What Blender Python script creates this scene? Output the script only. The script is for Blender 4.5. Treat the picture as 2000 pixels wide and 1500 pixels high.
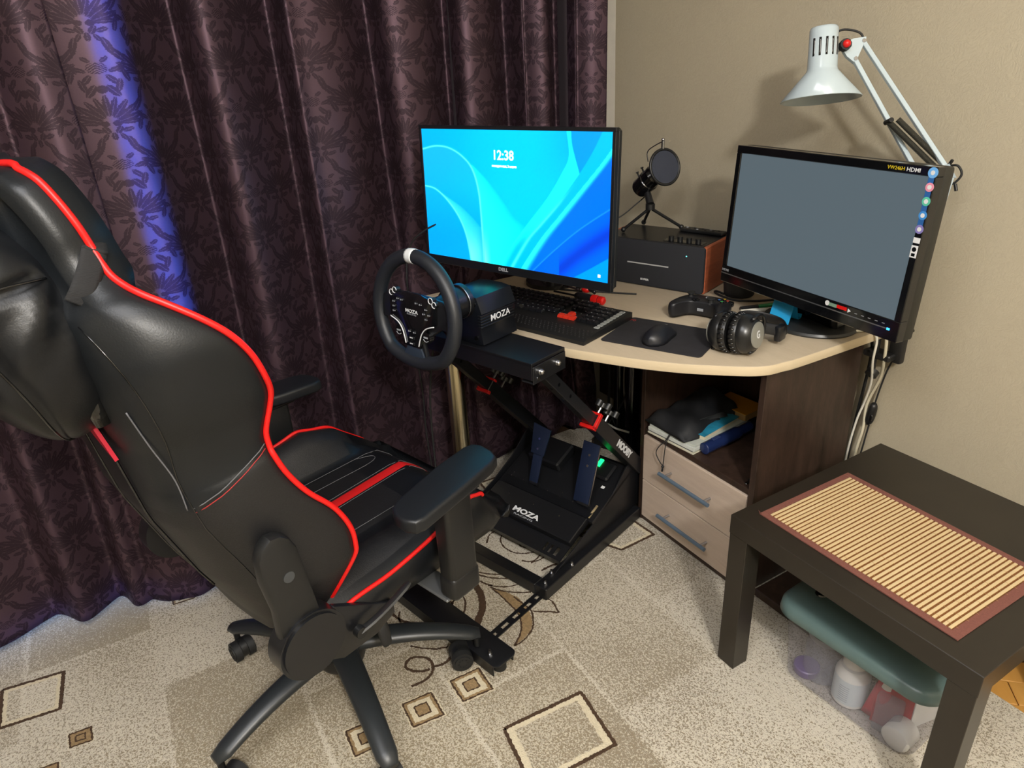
import bpy, bmesh, math, random
import numpy as np
from mathutils import Vector, Matrix, Euler
random.seed(7)
for o in list(bpy.data.objects): bpy.data.objects.remove(o, do_unlink=True)
SC = bpy.context.scene
COL = SC.collection
PI = math.pi
sin, cos, rad = math.sin, math.cos, math.radians

# ------------------------------------------------------------------ camera, world, lights, exposure
FPX = 1340.69
cd = bpy.data.cameras.new('camera'); cam = bpy.data.objects.new('camera', cd); COL.objects.link(cam)
cd.sensor_width = 36; cd.lens = 36*FPX/2000; cd.clip_start = .02; cd.clip_end = 30
Rr = ((0.50885856, 0.85920417, -0.05320868), (0.34147006, -0.25819979, -0.90373174), (-0.79022855, 0.44170246, -0.42477968))
M = Matrix(((Rr[0][0], -Rr[1][0], -Rr[2][0]), (Rr[0][1], -Rr[1][1], -Rr[2][1]), (Rr[0][2], -Rr[1][2], -Rr[2][2]))).to_4x4()
M.translation = (0.8834215, -1.0457762, 1.4119023)
cam.matrix_world = M
SC.camera = cam
W = bpy.data.worlds.new('world'); SC.world = W; W.use_nodes = True
W.node_tree.nodes['Background'].inputs[0].default_value = (.55, .62, .8, 1)
W.node_tree.nodes['Background'].inputs[1].default_value = .02
SC.view_settings.view_transform = 'Standard'; SC.view_settings.look = 'None'
SC.view_settings.gamma = 1; SC.view_settings.use_curve_mapping = False
SC.view_settings.exposure = 0.14

def light(name, kind, loc, energy, color, size=.1, size_y=None, rot=None, spread=None):
    l = bpy.data.lights.new(name, kind); l.energy = energy; l.color = color
    if kind == 'POINT': l.shadow_soft_size = size
    else:
        l.size = size
        if size_y: l.shape = 'RECTANGLE'; l.size_y = size_y
        if spread: l.spread = spread
    o = bpy.data.objects.new(name, l); COL.objects.link(o); o.location = loc
    if rot: o.rotation_euler = rot
    return o
light('ceiling_lamp_light', 'POINT', (1.95, -1.05, 2.26), 165, (1, .965, .925), .10)
light('soft_fill_light', 'AREA', (.7, -1.5, 2.57), 34, (.97, .97, 1), 1.1, 1.1, (0, 0, 0))  # added soft fill below the ceiling, no lamp panel hangs there
# daylight pressing against the window behind the curtain
light('window_daylight', 'AREA', (-1.19, -.957, 1.25), 11, (.22, .55, 1), 2.3, .07, (0, -PI/2, 0), rad(60))
light('balcony_daylight', 'AREA', (-1.2, -1.4, .06), 1.1, (.25, .45, 1), .08, 1.4, (0, -PI/2, 0))

# ------------------------------------------------------------------ helpers
def lin(c):
    if isinstance(c, str):
        c = tuple(int(c[i:i+2], 16)/255 for i in (0, 2, 4))
    return tuple((x/12.92 if x <= .04045 else ((x+.055)/1.055)**2.4) for x in c) + (1,)

class NT:
    def __init__(s, name):
        s.m = bpy.data.materials.new(name); s.m.use_nodes = True
        s.t = s.m.node_tree; s.b = s.t.nodes['Principled BSDF']
    def n(s, typ, **k):
        x = s.t.nodes.new(typ)
        for a, v in k.items():
            if a.startswith('_'): setattr(x, a[1:], v)
            else:
                key = int(a[1:]) if a[0] == 'i' and a[1:].isdigit() else a.replace('__', ' ')
                s.put(x.inputs[key], v)
        return x
    def put(s, sock, v):
        if isinstance(v, bpy.types.Node): v = v.outputs[0]
        if isinstance(v, bpy.types.NodeSocket): s.t.links.new(v, sock)
        else: sock.default_value = v
    def set(s, **k):
        for a, v in k.items(): s.put(s.b.inputs[a.replace('__', ' ')], v)
        return s
    def math(s, op, a, b=0, c=None, clamp=False):
        x = s.t.nodes.new('ShaderNodeMath'); x.operation = op; x.use_clamp = clamp
        s.put(x.inputs[0], a); s.put(x.inputs[1], b)
        if c is not None: s.put(x.inputs[2], c)
        return x.outputs[0]
    def mix(s, f, a, b):
        x = s.t.nodes.new('ShaderNodeMix'); x.data_type = 'RGBA'
        s.put(x.inputs['Factor'], f); s.put(x.inputs[6], a); s.put(x.inputs[7], b)
        return x.outputs[2]
    def ramp(s, f, *stops):
        x = s.t.nodes.new('ShaderNodeValToRGB'); s.put(x.inputs[0], f)
        e = x.color_ramp.elements
        while len(e) < len(stops): e.new(.5)
        for el, (p, c) in zip(e, stops): el.position = p; el.color = lin(c) if isinstance(c, str) else c
        return x.outputs[0]
    def coord(s, which='Object', scale=None, rot=None):
        c = s.n('ShaderNodeTexCoord').outputs[which]
        if scale or rot:
            mp = s.n('ShaderNodeMapping', Vector=c)
            if scale: mp.inputs['Scale'].default_value = scale
            if rot: mp.inputs['Rotation'].default_value = rot
            c = mp.outputs[0]
        return c
    def noise(s, scale, detail=3, rough=.5, vec=None, dist=0):
        return s.n('ShaderNodeTexNoise', Vector=vec if vec is not None else s.coord(), Scale=scale, Detail=detail, Roughness=rough, Distortion=dist).outputs[0]
    def bump(s, h, strength=.3, dist=.01):
        b = s.n('ShaderNodeBump', Height=h, Strength=strength, Distance=dist)
        s.put(s.b.inputs['Normal'], b); return s

def mat(name, col, rough=.5, metal=0, var=.0, vscale=20, bump=0, bscale=200, bdist=.001, coat=0, spec=.5, stretch=None):
    t = NT(name); c = lin(col)
    t.set(Roughness=rough, Metallic=metal); t.b.inputs['Specular IOR Level'].default_value = spec
    if coat: t.b.inputs['Coat Weight'].default_value = coat; t.b.inputs['Coat Roughness'].default_value = .1
    v = t.coord(scale=stretch) if stretch else None
    if var:
        n = t.noise(vscale, 4, .6, v)
        lo = tuple(max(0, x*(1-var)) for x in c[:3])+(1,); hi = tuple(min(1, x*(1+var)) for x in c[:3])+(1,)
        t.set(Base__Color=t.ramp(n, (.3, lo), (.7, hi)))
    else:
        t.set(Base__Color=c)
    if bump: t.bump(t.noise(bscale, 2, .5, v), bump, bdist)
    return t.m
def emis(name, col, strength):
    t = NT(name); t.set(Base__Color=lin(col), Emission__Color=lin(col), Emission__Strength=strength, Roughness=.4); return t.m

MT = {}
MT['black_plastic'] = mat('black_plastic', '151617', .42, bump=.15, bscale=900, bdist=.0004)
MT['gloss_black'] = mat('gloss_black', '0c0d0f', .12, coat=.5)
MT['satin_black'] = mat('satin_black', '141518', .3, var=.1)
MT['dark_metal'] = mat('dark_powder_coated_metal', '121316', .38, .0, bump=.2, bscale=1500, bdist=.0003)
MT['rubber'] = mat('rubber', '191a1b', .65, bump=.2, bscale=500, bdist=.0006)
MT['steel'] = mat('steel', 'b9babd', .25, 1)
MT['chrome'] = mat('chrome', 'e4dfd2', .12, 1)
MT['white_metal'] = mat('white_enamel', 'b2c0c6', .22, coat=.4)
MT['red'] = mat('red_plastic', 'c81410', .4)
MT['white_ink'] = mat('white_ink', 'd2d4d6', .5)
MT['gray_ink'] = mat('gray_ink', '8e9196', .5)
MT['wenge'] = None

class MB:
    """collects shapes into one mesh"""
    def __init__(s): s.v = []; s.f = []; s.mi = []; s.sm = []; s.cur = 0
    def add(s, vs, fs, T=None, smooth=False):
        o = len(s.v)
        for p in vs:
            p = Vector(p)
            if T is not None: p = T @ p
            s.v.append(p[:])
        for f in fs: s.f.append([i+o for i in f]); s.mi.append(s.cur); s.sm.append(smooth)
        return s
    def bm(s, b, T=None, smooth=False):
        b.verts.ensure_lookup_table(); b.verts.index_update()
        s.add([v.co.copy() for v in b.verts], [[v.index for v in f.verts] for f in b.faces], T, smooth); b.free(); return s
    def box(s, c, d, bev=0, T=None, rot=None, seg=1):
        b = bmesh.new(); bmesh.ops.create_cube(b, size=1)
        for v in b.verts: v.co = Vector((v.co.x*d[0], v.co.y*d[1], v.co.z*d[2]))
        if bev: bmesh.ops.bevel(b, geom=list(b.edges), offset=bev, segments=seg, affect='EDGES', profile=.5)
        X = Matrix.Translation(c)
        if rot: X = X @ Euler(rot).to_matrix().to_4x4()
        if T is not None: X = T @ X
        return s.bm(b, X, False)
    def bb(s, lo, hi, bev=0, T=None):
        return s.box([(a+b)/2 for a, b in zip(lo, hi)], [abs(b-a) for a, b in zip(lo, hi)], bev, T)
    def prism(s, pts, z0, z1, bev=0, T=None, seg=2, smooth=False):
        b = bmesh.new(); vs = [b.verts.new((p[0], p[1], z0)) for p in pts]
        f = b.faces.new(vs); f.normal_update()
        r = bmesh.ops.extrude_face_region(b, geom=[f])
        for v in [g for g in r['geom'] if isinstance(g, bmesh.types.BMVert)]: v.co.z = z1
        bmesh.ops.recalc_face_normals(b, faces=list(b.faces))
        if bev:
            ed = [e for e in b.edges if abs(e.verts[0].co.z-e.verts[1].co.z) < 1e-6]
            bmesh.ops.bevel(b, geom=ed, offset=bev, segments=seg, affect='EDGES', profile=.5)
        return s.bm(b, T, smooth)
    def lathe(s, prof, n=24, T=None, smooth=True, cap=True):
        vs = []; fs = []
        for r, z in prof:
            for i in range(n): a = 2*PI*i/n; vs.append((r*cos(a), r*sin(a), z))
        for j in range(len(prof)-1):
            for i in range(n): k = (i+1) % n; fs.append([j*n+i, j*n+k, (j+1)*n+k, (j+1)*n+i])
        s.add(vs, fs, T, smooth)
        if cap:
            if prof[0][0] > 1e-5: s.add(vs[:n], [list(range(n))[::-1]], T)
            if prof[-1][0] > 1e-5: s.add(vs[-n:], [list(range(n))], T)
        return s
    def cyl(s, a, b, r, n=16, r2=None, smooth=True):
        a = Vector(a); b = Vector(b); d = b-a
        q = Vector((0, 0, 1)).rotation_difference(d.normalized()).to_matrix().to_4x4()
        return s.lathe([(r, 0), (r2 if r2 is not None else r, d.length)], n, Matrix.Translation(a) @ q, smooth)
    def sphere(s, c, r, n=16, sc=(1, 1, 1), T=None):
        prof = [(max(1e-6, r*sin(PI*i/(n//2))), -r*cos(PI*i/(n//2))) for i in range(n//2+1)]
        X = Matrix.Translation(c) @ Matrix.Diagonal((*sc, 1))
        if T is not None: X = T @ X
        return s.lathe(prof, n, X, True, False)
    def tube(s, pts, r, n=8, closed=False, smooth=True, flat=1.0, up=None):
        P = [Vector(p) for p in pts]; m = len(P)
        if not hasattr(r, '__len__'): r = [r]*m
        T = []
        for i in range(m):
            a = P[(i-1) % m] if (closed or i > 0) else P[i]; b = P[(i+1) % m] if (closed or i < m-1) else P[i]
            T.append((b-a).normalized())
        nrm = Vector(up) if up else (Vector((0, 0, 1)) if abs(T[0].z) < .9 else Vector((1, 0, 0)))
        vs = []; fs = []
        for i in range(m):
            nrm = (nrm - T[i]*nrm.dot(T[i])).normalized(); bi = T[i].cross(nrm)
            for k in range(n): a = 2*PI*k/n; vs.append(P[i]+(nrm*cos(a)*flat+bi*sin(a))*r[i])
        for i in range(m if closed else m-1):
            j = (i+1) % m
            for k in range(n): l = (k+1) % n; fs.append([i*n+k, i*n+l, j*n+l, j*n+k])
        if not closed: fs.append(list(range(n))[::-1]); fs.append([(m-1)*n+k for k in range(n)])
        return s.add(vs, fs, None, smooth)
    def loft(s, rings, closed=True, cap=True, smooth=True, T=None):
        n = len(rings[0]); vs = [p for r in rings for p in r]; fs = []
        for j in range(len(rings)-1):
            for i in range(n if closed else n-1):
                k = (i+1) % n; fs.append([j*n+i, j*n+k, (j+1)*n+k, (j+1)*n+i])
        if cap: fs.append(list(range(n))[::-1]); fs.append([(len(rings)-1)*n+i for i in range(n)])
        return s.add(vs, fs, T, smooth)
    def mesh(s, name='mesh'):
        me = bpy.data.meshes.new(name); me.from_pydata(s.v, [], s.f)
        me.polygons.foreach_set('material_index', s.mi); me.polygons.foreach_set('use_smooth', [True]*len(s.f)); me.update()
        b = bmesh.new(); b.from_mesh(me); bmesh.ops.recalc_face_normals(b, faces=list(b.faces)); b.to_mesh(me); b.free()
        if not all(s.sm): me.set_sharp_from_angle(angle=rad(34))
        return me
    def obj(s, name, m, parent=None, **k):
        o = bpy.data.objects.new(name, s.mesh(name)); COL.objects.link(o)
        for x in (m if isinstance(m, (list, tuple)) else [m]): o.data.materials.append(MT[x] if isinstance(x, str) else x)
        if parent: o.parent = parent
        tag(o, **k); return o
def tag(o, label=None, cat=None, group=None, kind=None):
    if label: o['label'] = label
    if cat: o['category'] = cat
    if group: o['group'] = group
    if kind: o['kind'] = kind
    return o
def empty(name, loc=(0, 0, 0), rz=0, **k):
    o = bpy.data.objects.new(name, None); COL.objects.link(o); o.empty_display_size = .05
    o.location = loc; o.rotation_euler = (0, 0, rz); tag(o, **k); return o
def inst(o, parent, loc=None, rot=None, scale=None):
    c = o.copy(); COL.objects.link(c); c.parent = parent
    if loc is not None: c.location = loc
    if rot is not None: c.rotation_euler = rot
    if scale is not None: c.scale = scale
    return c
def spl(pts, n=8, closed=False):
    P = [Vector(p) for p in pts]; out = []; m = len(P)
    for i in range(m if closed else m-1):
        g = lambda k: P[k % m] if closed else P[min(max(k, 0), m-1)]
        p0, p1, p2, p3 = g(i-1), g(i), g(i+1), g(i+2)
        for j in range(n):
            t = j/n
            out.append(.5*((2*p1)+(-p0+p2)*t+(2*p0-5*p1+4*p2-p3)*t*t+(-p0+3*p1-3*p2+p3)*t**3))
    if not closed: out.append(P[-1])
    return out
def rrect(w, h, r, n=5, cx=0, cy=0):
    out = []
    for sx, sy, a0 in ((1, 1, 0), (-1, 1, 90), (-1, -1, 180), (1, -1, 270)):
        for i in range(n+1):
            a = rad(a0+90*i/n); out.append((cx+sx*(w/2-r)+r*cos(a), cy+sy*(h/2-r)+r*sin(a)))
    return out
FONTS = {}
def text(name, s, size, T, m, parent=None, ext=.0002, bold=0, sx=1, **k):
    c = bpy.data.curves.new(name, 'FONT'); c.body = s; c.size = size; c.align_x = 'CENTER'; c.align_y = 'CENTER'
    c.extrude = ext; c.offset = bold; c.resolution_u = 3
    t = bpy.data.objects.new(name, c); COL.objects.link(t)
    dg = bpy.context.evaluated_depsgraph_get(); dg.update()
    me = bpy.data.meshes.new_from_object(t.evaluated_get(dg)); bpy.data.objects.remove(t, do_unlink=True)
    me.transform(Matrix.Diagonal((sx, 1, 1, 1)))
    me.transform(T); me.materials.clear(); me.materials.append(MT[m] if isinstance(m, str) else m)
    o = bpy.data.objects.new(name, me); COL.objects.link(o)
    if parent: o.parent = parent
    tag(o, **k); return o
def frame(o, x, y, z=None):
    """matrix with origin o, local X along x, local Y along y"""
    x = Vector(x).normalized(); y = Vector(y); z = x.cross(y).normalized(); y = z.cross(x)
    return Matrix(((x.x, y.x, z.x, o[0]), (x.y, y.y, z.y, o[1]), (x.z, y.z, z.z, o[2]), (0, 0, 0, 1)))
def struct(mb, name, m, **k):
    return mb.obj(name, m, kind='structure', **k)
# ------------------------------------------------------------------ the room
WY, WX = .66, -1.27           # wallpapered wall plane, window wall plane
t = NT('beige_embossed_wallpaper')
co = t.coord()
w1 = t.noise(22, 4, .55, co, 1.4); w2 = t.noise(70, 3, .6, t.coord(scale=(1.25, 1, .7)), 2.2)
sw = t.math('ABSOLUTE', t.math('SINE', t.math('MULTIPLY', w1, 34)))
h = t.math('ADD', t.math('MULTIPLY', sw, .35), w2)
t.set(Base__Color=t.mix(t.noise(3, 3, .6, co), lin('a3916f'), lin('b5a27d')), Roughness=.55)
t.put(t.b.inputs['Base Color'], t.mix(t.math('MULTIPLY', h, .26), t.mix(t.noise(3, 3, .6, co), lin('a39985'), lin('ada38c')), lin('c5bda6')))
t.bump(h, .22, .003); MT['wallpaper'] = t.m
MT['plaster'] = mat('pale_plaster', 'b0aca4', .8, var=.05)
MT['ceiling'] = mat('white_ceiling', 'd8d4cc', .9)
struct(MB().bb((WX-.1, WY, 0), (2.6, WY+.1, 2.6)), 'wall_back', 'wallpaper')
wl = MB(); wl.bb((WX-.1, -1.75, 0), (WX, -3.2, 2.6)); wl.bb((WX-.1, -.35, 0), (WX, WY, 2.6)); wl.bb((WX-.1, -1.75, 2.35), (WX, -.35, 2.6))
struct(wl, 'wall_left', 'plaster')
struct(MB().bb((2.6, -3.2, 0), (2.7, WY, 2.6)), 'wall_right', 'wallpaper')
struct(MB().bb((WX-.1, -3.3, 0), (2.7, -3.2, 2.6)), 'wall_front', 'wallpaper')
struct(MB().bb((WX-.1, -3.3, 2.6), (2.7, WY+.1, 2.7)), 'ceiling', 'ceiling')
# window 1: balcony door opening behind the curtain
MT['glass'] = mat('window_glass', '8fa6c8', .05, spec=.8)
wr = empty('window_1', (WX-.03, -1.05, 0), kind='structure')
wf = MB()
for y0, y1 in ((-.7, -.64), (-.03, .03), (.64, .7)): wf.bb((-.03, y0, 0), (.03, y1, 2.35), .004)
wf.bb((-.03, -.7, 0), (.03, .7, .07), .004); wf.bb((-.03, -.7, 2.28), (.03, .7, 2.35), .004)
wf.obj('window_frame', 'white_metal', wr)
for yy in (-.335, .335): MB().bb((-.004, yy-.305, .07), (.004, yy+.305, 2.28)).obj('pane', 'glass', wr)
# floor: parquet staves, herringbone
t = NT('oak_parquet')
v = t.coord(scale=(14, 3, 3)); oi = t.n('ShaderNodeObjectInfo').outputs['Random']
t.set(Base__Color=t.mix(t.noise(3, 4, .6, v, .5), t.mix(oi, lin('a9742f'), lin('b98742')), t.mix(oi, lin('c08c43'), lin('cf9d55'))), Roughness=.32)
MT['parquet'] = t.m
fl = struct(MB().bb((WX-.1, -3.3, -.1), (2.7, WY+.1, -.008)), 'floor', mat('parquet_joint', '3b2712', .7))
stave = MB().box((0, 0, -.004), (.208, .0685, .008), .0012).mesh('parquet_stave'); stave.materials.append(MT['parquet'])
for i in range(-14, 15):
    for j in range(-8, 9):      # running bond laid diagonally
        hx, hy = j*.21+(i % 2)*.105, i*.07; a = rad(45)
        px, py = .75+hx*cos(a)-hy*sin(a), .5+hx*sin(a)+hy*cos(a)
        if not (.22 < px < 1.4 and .36 < py < .585): continue
        o = bpy.data.objects.new('parquet_stave', stave); COL.objects.link(o); o.parent = fl
        o.location = (px, py, 0); o.rotation_euler = (0, 0, a)

# ------------------------------------------------------------------ rug
t = NT('beige_patterned_pile')
co = t.coord()
worm = t.noise(230, 1.5, .55, co, .9)
big = t.noise(2.4, 1, .5, co)
bt = t.n('ShaderNodeTexBrick', Vector=t.coord(rot=(0, 0, 0)), Color1=(.10, .10, .10, 1), Color2=(.9, .9, .9, 1), Mortar=(.28, .28, .28, 1), Scale=1.0, Mortar__Size=.010, Mortar__Smooth=.8, Brick__Width=.47, Row__Height=.31)
zone = t.n('ShaderNodeSeparateColor', Color=bt.outputs[0]).outputs[0]
thr = t.math('ADD', .36, t.math('ADD', t.math('MULTIPLY', t.math('SUBTRACT', big, .5), .30), t.math('MULTIPLY', zone, .17)))
mask = t.math('MULTIPLY', t.math('SUBTRACT', worm, thr), 11, clamp=True)
base = t.mix(zone, lin('cfc7b6'), lin('beb49d'))
spk = t.mix(t.noise(1.7, 2, .5, co), lin('8b7d5e'), lin('8a7d69'))
t.set(Base__Color=t.mix(mask, spk, base), Roughness=.95)
t.b.inputs['Sheen Weight'].default_value = .3
t.bump(t.math('ADD', t.noise(420, 2, .7, co), t.math('MULTIPLY', mask, .6)), .7, .004)
MT['rug'] = t.m
rg = MB()
rg.prism([(x, y) for x, y in rrect(3.4, 2.85, .01, 2, .5, .455-2.85/2)], .0005, .008, .002)
rug = rg.obj('rug', 'rug', label='beige speckled pile rug with brown squares and flower scrolls under the chair', cat='rug')
MT['rug_brown'] = mat('brown_pile', '43301f', .95, var=.3, vscale=200, bump=.8, bscale=400, bdist=.003)
MT['rug_tan'] = mat('tan_pile', '8d7654', .95, var=.25, vscale=150, bump=.8, bscale=400, bdist=.003)
MT['rug_cream'] = mat('cream_pile', 'c9bea4', .95, var=.1, vscale=150, bump=.8, bscale=400, bdist=.003)
RZ = .0084
def jag(pts, w, closed=False, step=.0035, amp=.0013):
    """ribbon of jagged-edged pile along a path"""
    P = [Vector((*p[:2], 0)) for p in pts]
    if closed: P.append(P[0])
    Q = []
    for a, b in zip(P, P[1:]):
        n = max(1, int((b-a).length/step))
        for i in range(n): Q.append(a.lerp(b, i/n))
    Q.append(P[-1]); L_, R_ = [], []
    for i, q in enumerate(Q):
        d = (Q[min(i+1, len(Q)-1)]-Q[max(i-1, 0)])
        if d.length < 1e-7: d = Vector((1, 0, 0))
        d.normalize(); nn = Vector((-d.y, d.x, 0)); ww = w(i/len(Q)) if callable(w) else w
        L_.append(q+nn*(ww/2+random.uniform(-amp, amp))); R_.append(q-nn*(ww/2+random.uniform(-amp, amp)))
    m = len(Q); vs = [(p.x, p.y, RZ+.0004) for p in L_]+[(p.x, p.y, RZ+.0004) for p in R_]
    return vs, [[i, i+1, m+i+1, m+i] for i in range(m-1)]
def patch(pts, z, step=.004, amp=.0015):
    P = [Vector((*p[:2], 0)) for p in pts]; Q = []
    for a, b in zip(P, P[1:]+P[:1]):
        n = max(1, int((b-a).length/step))
        for i in range(n):
            q = a.lerp(b, i/n); Q.append((q.x+random.uniform(-amp, amp), q.y+random.uniform(-amp, amp), z))
    return Q, [list(range(len(Q)))]
def rect(cx, cy, w, h, a):
    return [(cx+x*cos(a)-y*sin(a), cy+x*sin(a)+y*cos(a)) for x, y in ((-w/2, -h/2), (w/2, -h/2), (w/2, h/2), (-w/2, h/2))]
def inset(r, k):
    cx = sum(p[0] for p in r)/4; cy = sum(p[1] for p in r)/4
    return [(cx+(p[0]-cx)*k, cy+(p[1]-cy)*k) for p in r]
def square_big(r, nm='square_motif'):
    m = MB(); m.add(*patch(r, RZ)); m.cur = 1; m.add(*patch(inset(r, .8), RZ+.0002)); m.cur = 2; m.add(*jag(r, .009, True))
    m.obj(nm, ['rug_cream', 'rug', 'rug_brown'], rug)
def square_small(r, fill='rug_tan', mid='rug_cream'):
    m = MB(); m.add(*patch(inset(r, 1.14), RZ-.0002)); m.cur = 1; m.add(*patch(r, RZ)); m.cur = 3; m.add(*patch(inset(r, .78), RZ+.0002)); m.cur = 1; m.add(*patch(inset(r, .42), RZ+.0003))
    m.cur = 2; m.add(*jag(r, .0045, True)); m.add(*jag(inset(r, .42), .004, True))
    m.obj('small_square_motif', ['rug_cream', fill, 'rug_brown', mid], rug)
square_big([(-.115, -.563), (-.100, -.354), (.057, -.372), (.045, -.585)])
square_big([(-.925, -1.600), (-.905, -1.461), (-.771, -1.468), (-.788, -1.598)])
square_big([(-.600, .0), (-.612, .19), (-.468, .20), (-.466, .066)])
square_big([(-1.06, -.12), (-1.05, .06), (-.90, .04), (-.93, -.13)])
square_small([(-.309, -.738), (-.303, -.664), (-.227, -.665), (-.235, -.740)])
square_small([(-.307, -.609), (-.304, -.530), (-.228, -.530), (-.235, -.609)])
square_small([(-.312, -.880), (-.306, -.806), (-.232, -.808), (-.238, -.882)])
square_small([(-.671, -1.449), (-.666, -1.402), (-.623, -1.400), (-.629, -1.446)], 'rug_tan', 'rug_tan')
square_small([(-.610, -1.545), (-.60, -1.47), (-.535, -1.475), (-.54, -1.545)], 'rug_tan', 'rug_tan')
square_small([(-1.051, -1.178), (-1.058, -1.118), (-1.008, -1.120), (-1.013, -1.178)])
def scroll(pts, w=.007, n=8):
    P = spl([(x, y, 0) for x, y in pts], n)
    m = MB(); m.add(*jag(P, w)); m.obj('scroll_motif', 'rug_brown', rug)
def spiral(cx, cy, r0, r1, a0, a1, w=.006, sy=1):
    n = 50; scroll([(cx+(r0+(r1-r0)*i/n)*cos(a0+(a1-a0)*i/n), cy+sy*(r0+(r1-r0)*i/n)*sin(a0+(a1-a0)*i/n)) for i in range(n+1)], w, 1)
# rug scroll work, in metres on the floor
SCR = {
'petal thick': [(-0.609, -0.394), (-0.566, -0.393), (-0.525, -0.401), (-0.483, -0.422), (-0.46, -0.444), (-0.438, -0.463)],
'arc1': [(-0.673, -0.555), (-0.674, -0.521), (-0.661, -0.489), (-0.641, -0.473)],
'arc2': [(-0.637, -0.541), (-0.624, -0.509), (-0.596, -0.489), (-0.564, -0.485), (-0.542, -0.485)],
'sp1': [(-0.592, -0.535), (-0.593, -0.52), (-0.578, -0.514), (-0.571, -0.525)],
'arc3': [(-0.584, -0.445), (-0.553, -0.444), (-0.518, -0.458), (-0.494, -0.479), (-0.483, -0.494)],
'arc3b': [(-0.579, -0.448), (-0.561, -0.472), (-0.549, -0.496), (-0.542, -0.514)],
'arc3c': [(-0.575, -0.45), (-0.554, -0.479), (-0.537, -0.495), (-0.523, -0.507)],
'h1': [(-0.649, -0.369), (-0.615, -0.347), (-0.58, -0.305), (-0.561, -0.263)],
'h2': [(-0.639, -0.374), (-0.597, -0.348), (-0.563, -0.311), (-0.53, -0.254)],
'h3': [(-0.604, -0.377), (-0.578, -0.367), (-0.552, -0.35)],
'leafA': [(-0.56, -0.361), (-0.524, -0.318), (-0.512, -0.277), (-0.503, -0.246)],
'leafB': [(-0.549, -0.359), (-0.511, -0.333), (-0.48, -0.296), (-0.465, -0.27)],
'tail1': [(-0.539, -0.357), (-0.496, -0.35), (-0.454, -0.347), (-0.41, -0.346), (-0.372, -0.36), (-0.344, -0.379), (-0.318, -0.413)],
'tail2': [(-0.477, -0.322), (-0.438, -0.314), (-0.402, -0.309), (-0.361, -0.327), (-0.335, -0.351), (-0.319, -0.387), (-0.317, -0.415)],
'leafC': [(-0.434, -0.257), (-0.409, -0.242), (-0.384, -0.242), (-0.351, -0.249)],
'leafD': [(-0.351, -0.249), (-0.367, -0.266), (-0.381, -0.287), (-0.398, -0.308)],
'sp2': [(-0.75, -0.204), (-0.715, -0.228), (-0.674, -0.23), (-0.638, -0.213), (-0.618, -0.183), (-0.608, -0.149)],
'sp3': [(-0.681, -0.178), (-0.661, -0.186), (-0.648, -0.177), (-0.647, -0.165)],
'sp4': [(-0.774, -0.212), (-0.768, -0.242), (-0.736, -0.268)],
'r1': [(-0.599, -0.22), (-0.578, -0.194), (-0.587, -0.163), (-0.602, -0.145)],
'r2': [(-0.574, -0.202), (-0.571, -0.169), (-0.58, -0.142)],
'r3': [(-0.526, -0.194), (-0.528, -0.163), (-0.523, -0.128)],
'l1': [(-0.705, -0.306), (-0.696, -0.332), (-0.683, -0.353)],
'b1': [(-0.641, -0.641), (-0.603, -0.642), (-0.569, -0.631), (-0.541, -0.605)],
'b2': [(-0.607, -0.623), (-0.583, -0.636), (-0.557, -0.637)],
'low1': [(-0.471, -0.648), (-0.445, -0.623), (-0.422, -0.592), (-0.412, -0.563)],
'low2': [(-0.403, -0.55), (-0.384, -0.563), (-0.367, -0.594), (-0.372, -0.625)],
'curl': [(-0.346, -0.698), (-0.345, -0.667), (-0.353, -0.641), (-0.375, -0.626), (-0.402, -0.625), (-0.424, -0.645), (-0.43, -0.669), (-0.414, -0.686), (-0.393, -0.678), (-0.377, -0.659), (-0.37, -0.636)],
}
LEAF = [(-0.539, -0.357), (-0.505, -0.329), (-0.465, -0.313), (-0.413, -0.31), (-0.362, -0.329), (-0.336, -0.352), (-0.323, -0.384), (-0.318, -0.413), (-0.343, -0.378), (-0.378, -0.354), (-0.414, -0.344), (-0.464, -0.345), (-0.502, -0.35)]
m = MB(); m.add(*patch(LEAF, RZ+.0001)); m.obj('leaf_motif', 'rug_tan', rug)
for k_, v_ in SCR.items(): scroll(v_, .020 if k_ == 'petal thick' else (.0075 if k_ in ('curl', 'low2', 'r3', 'b1') else .005))
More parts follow.
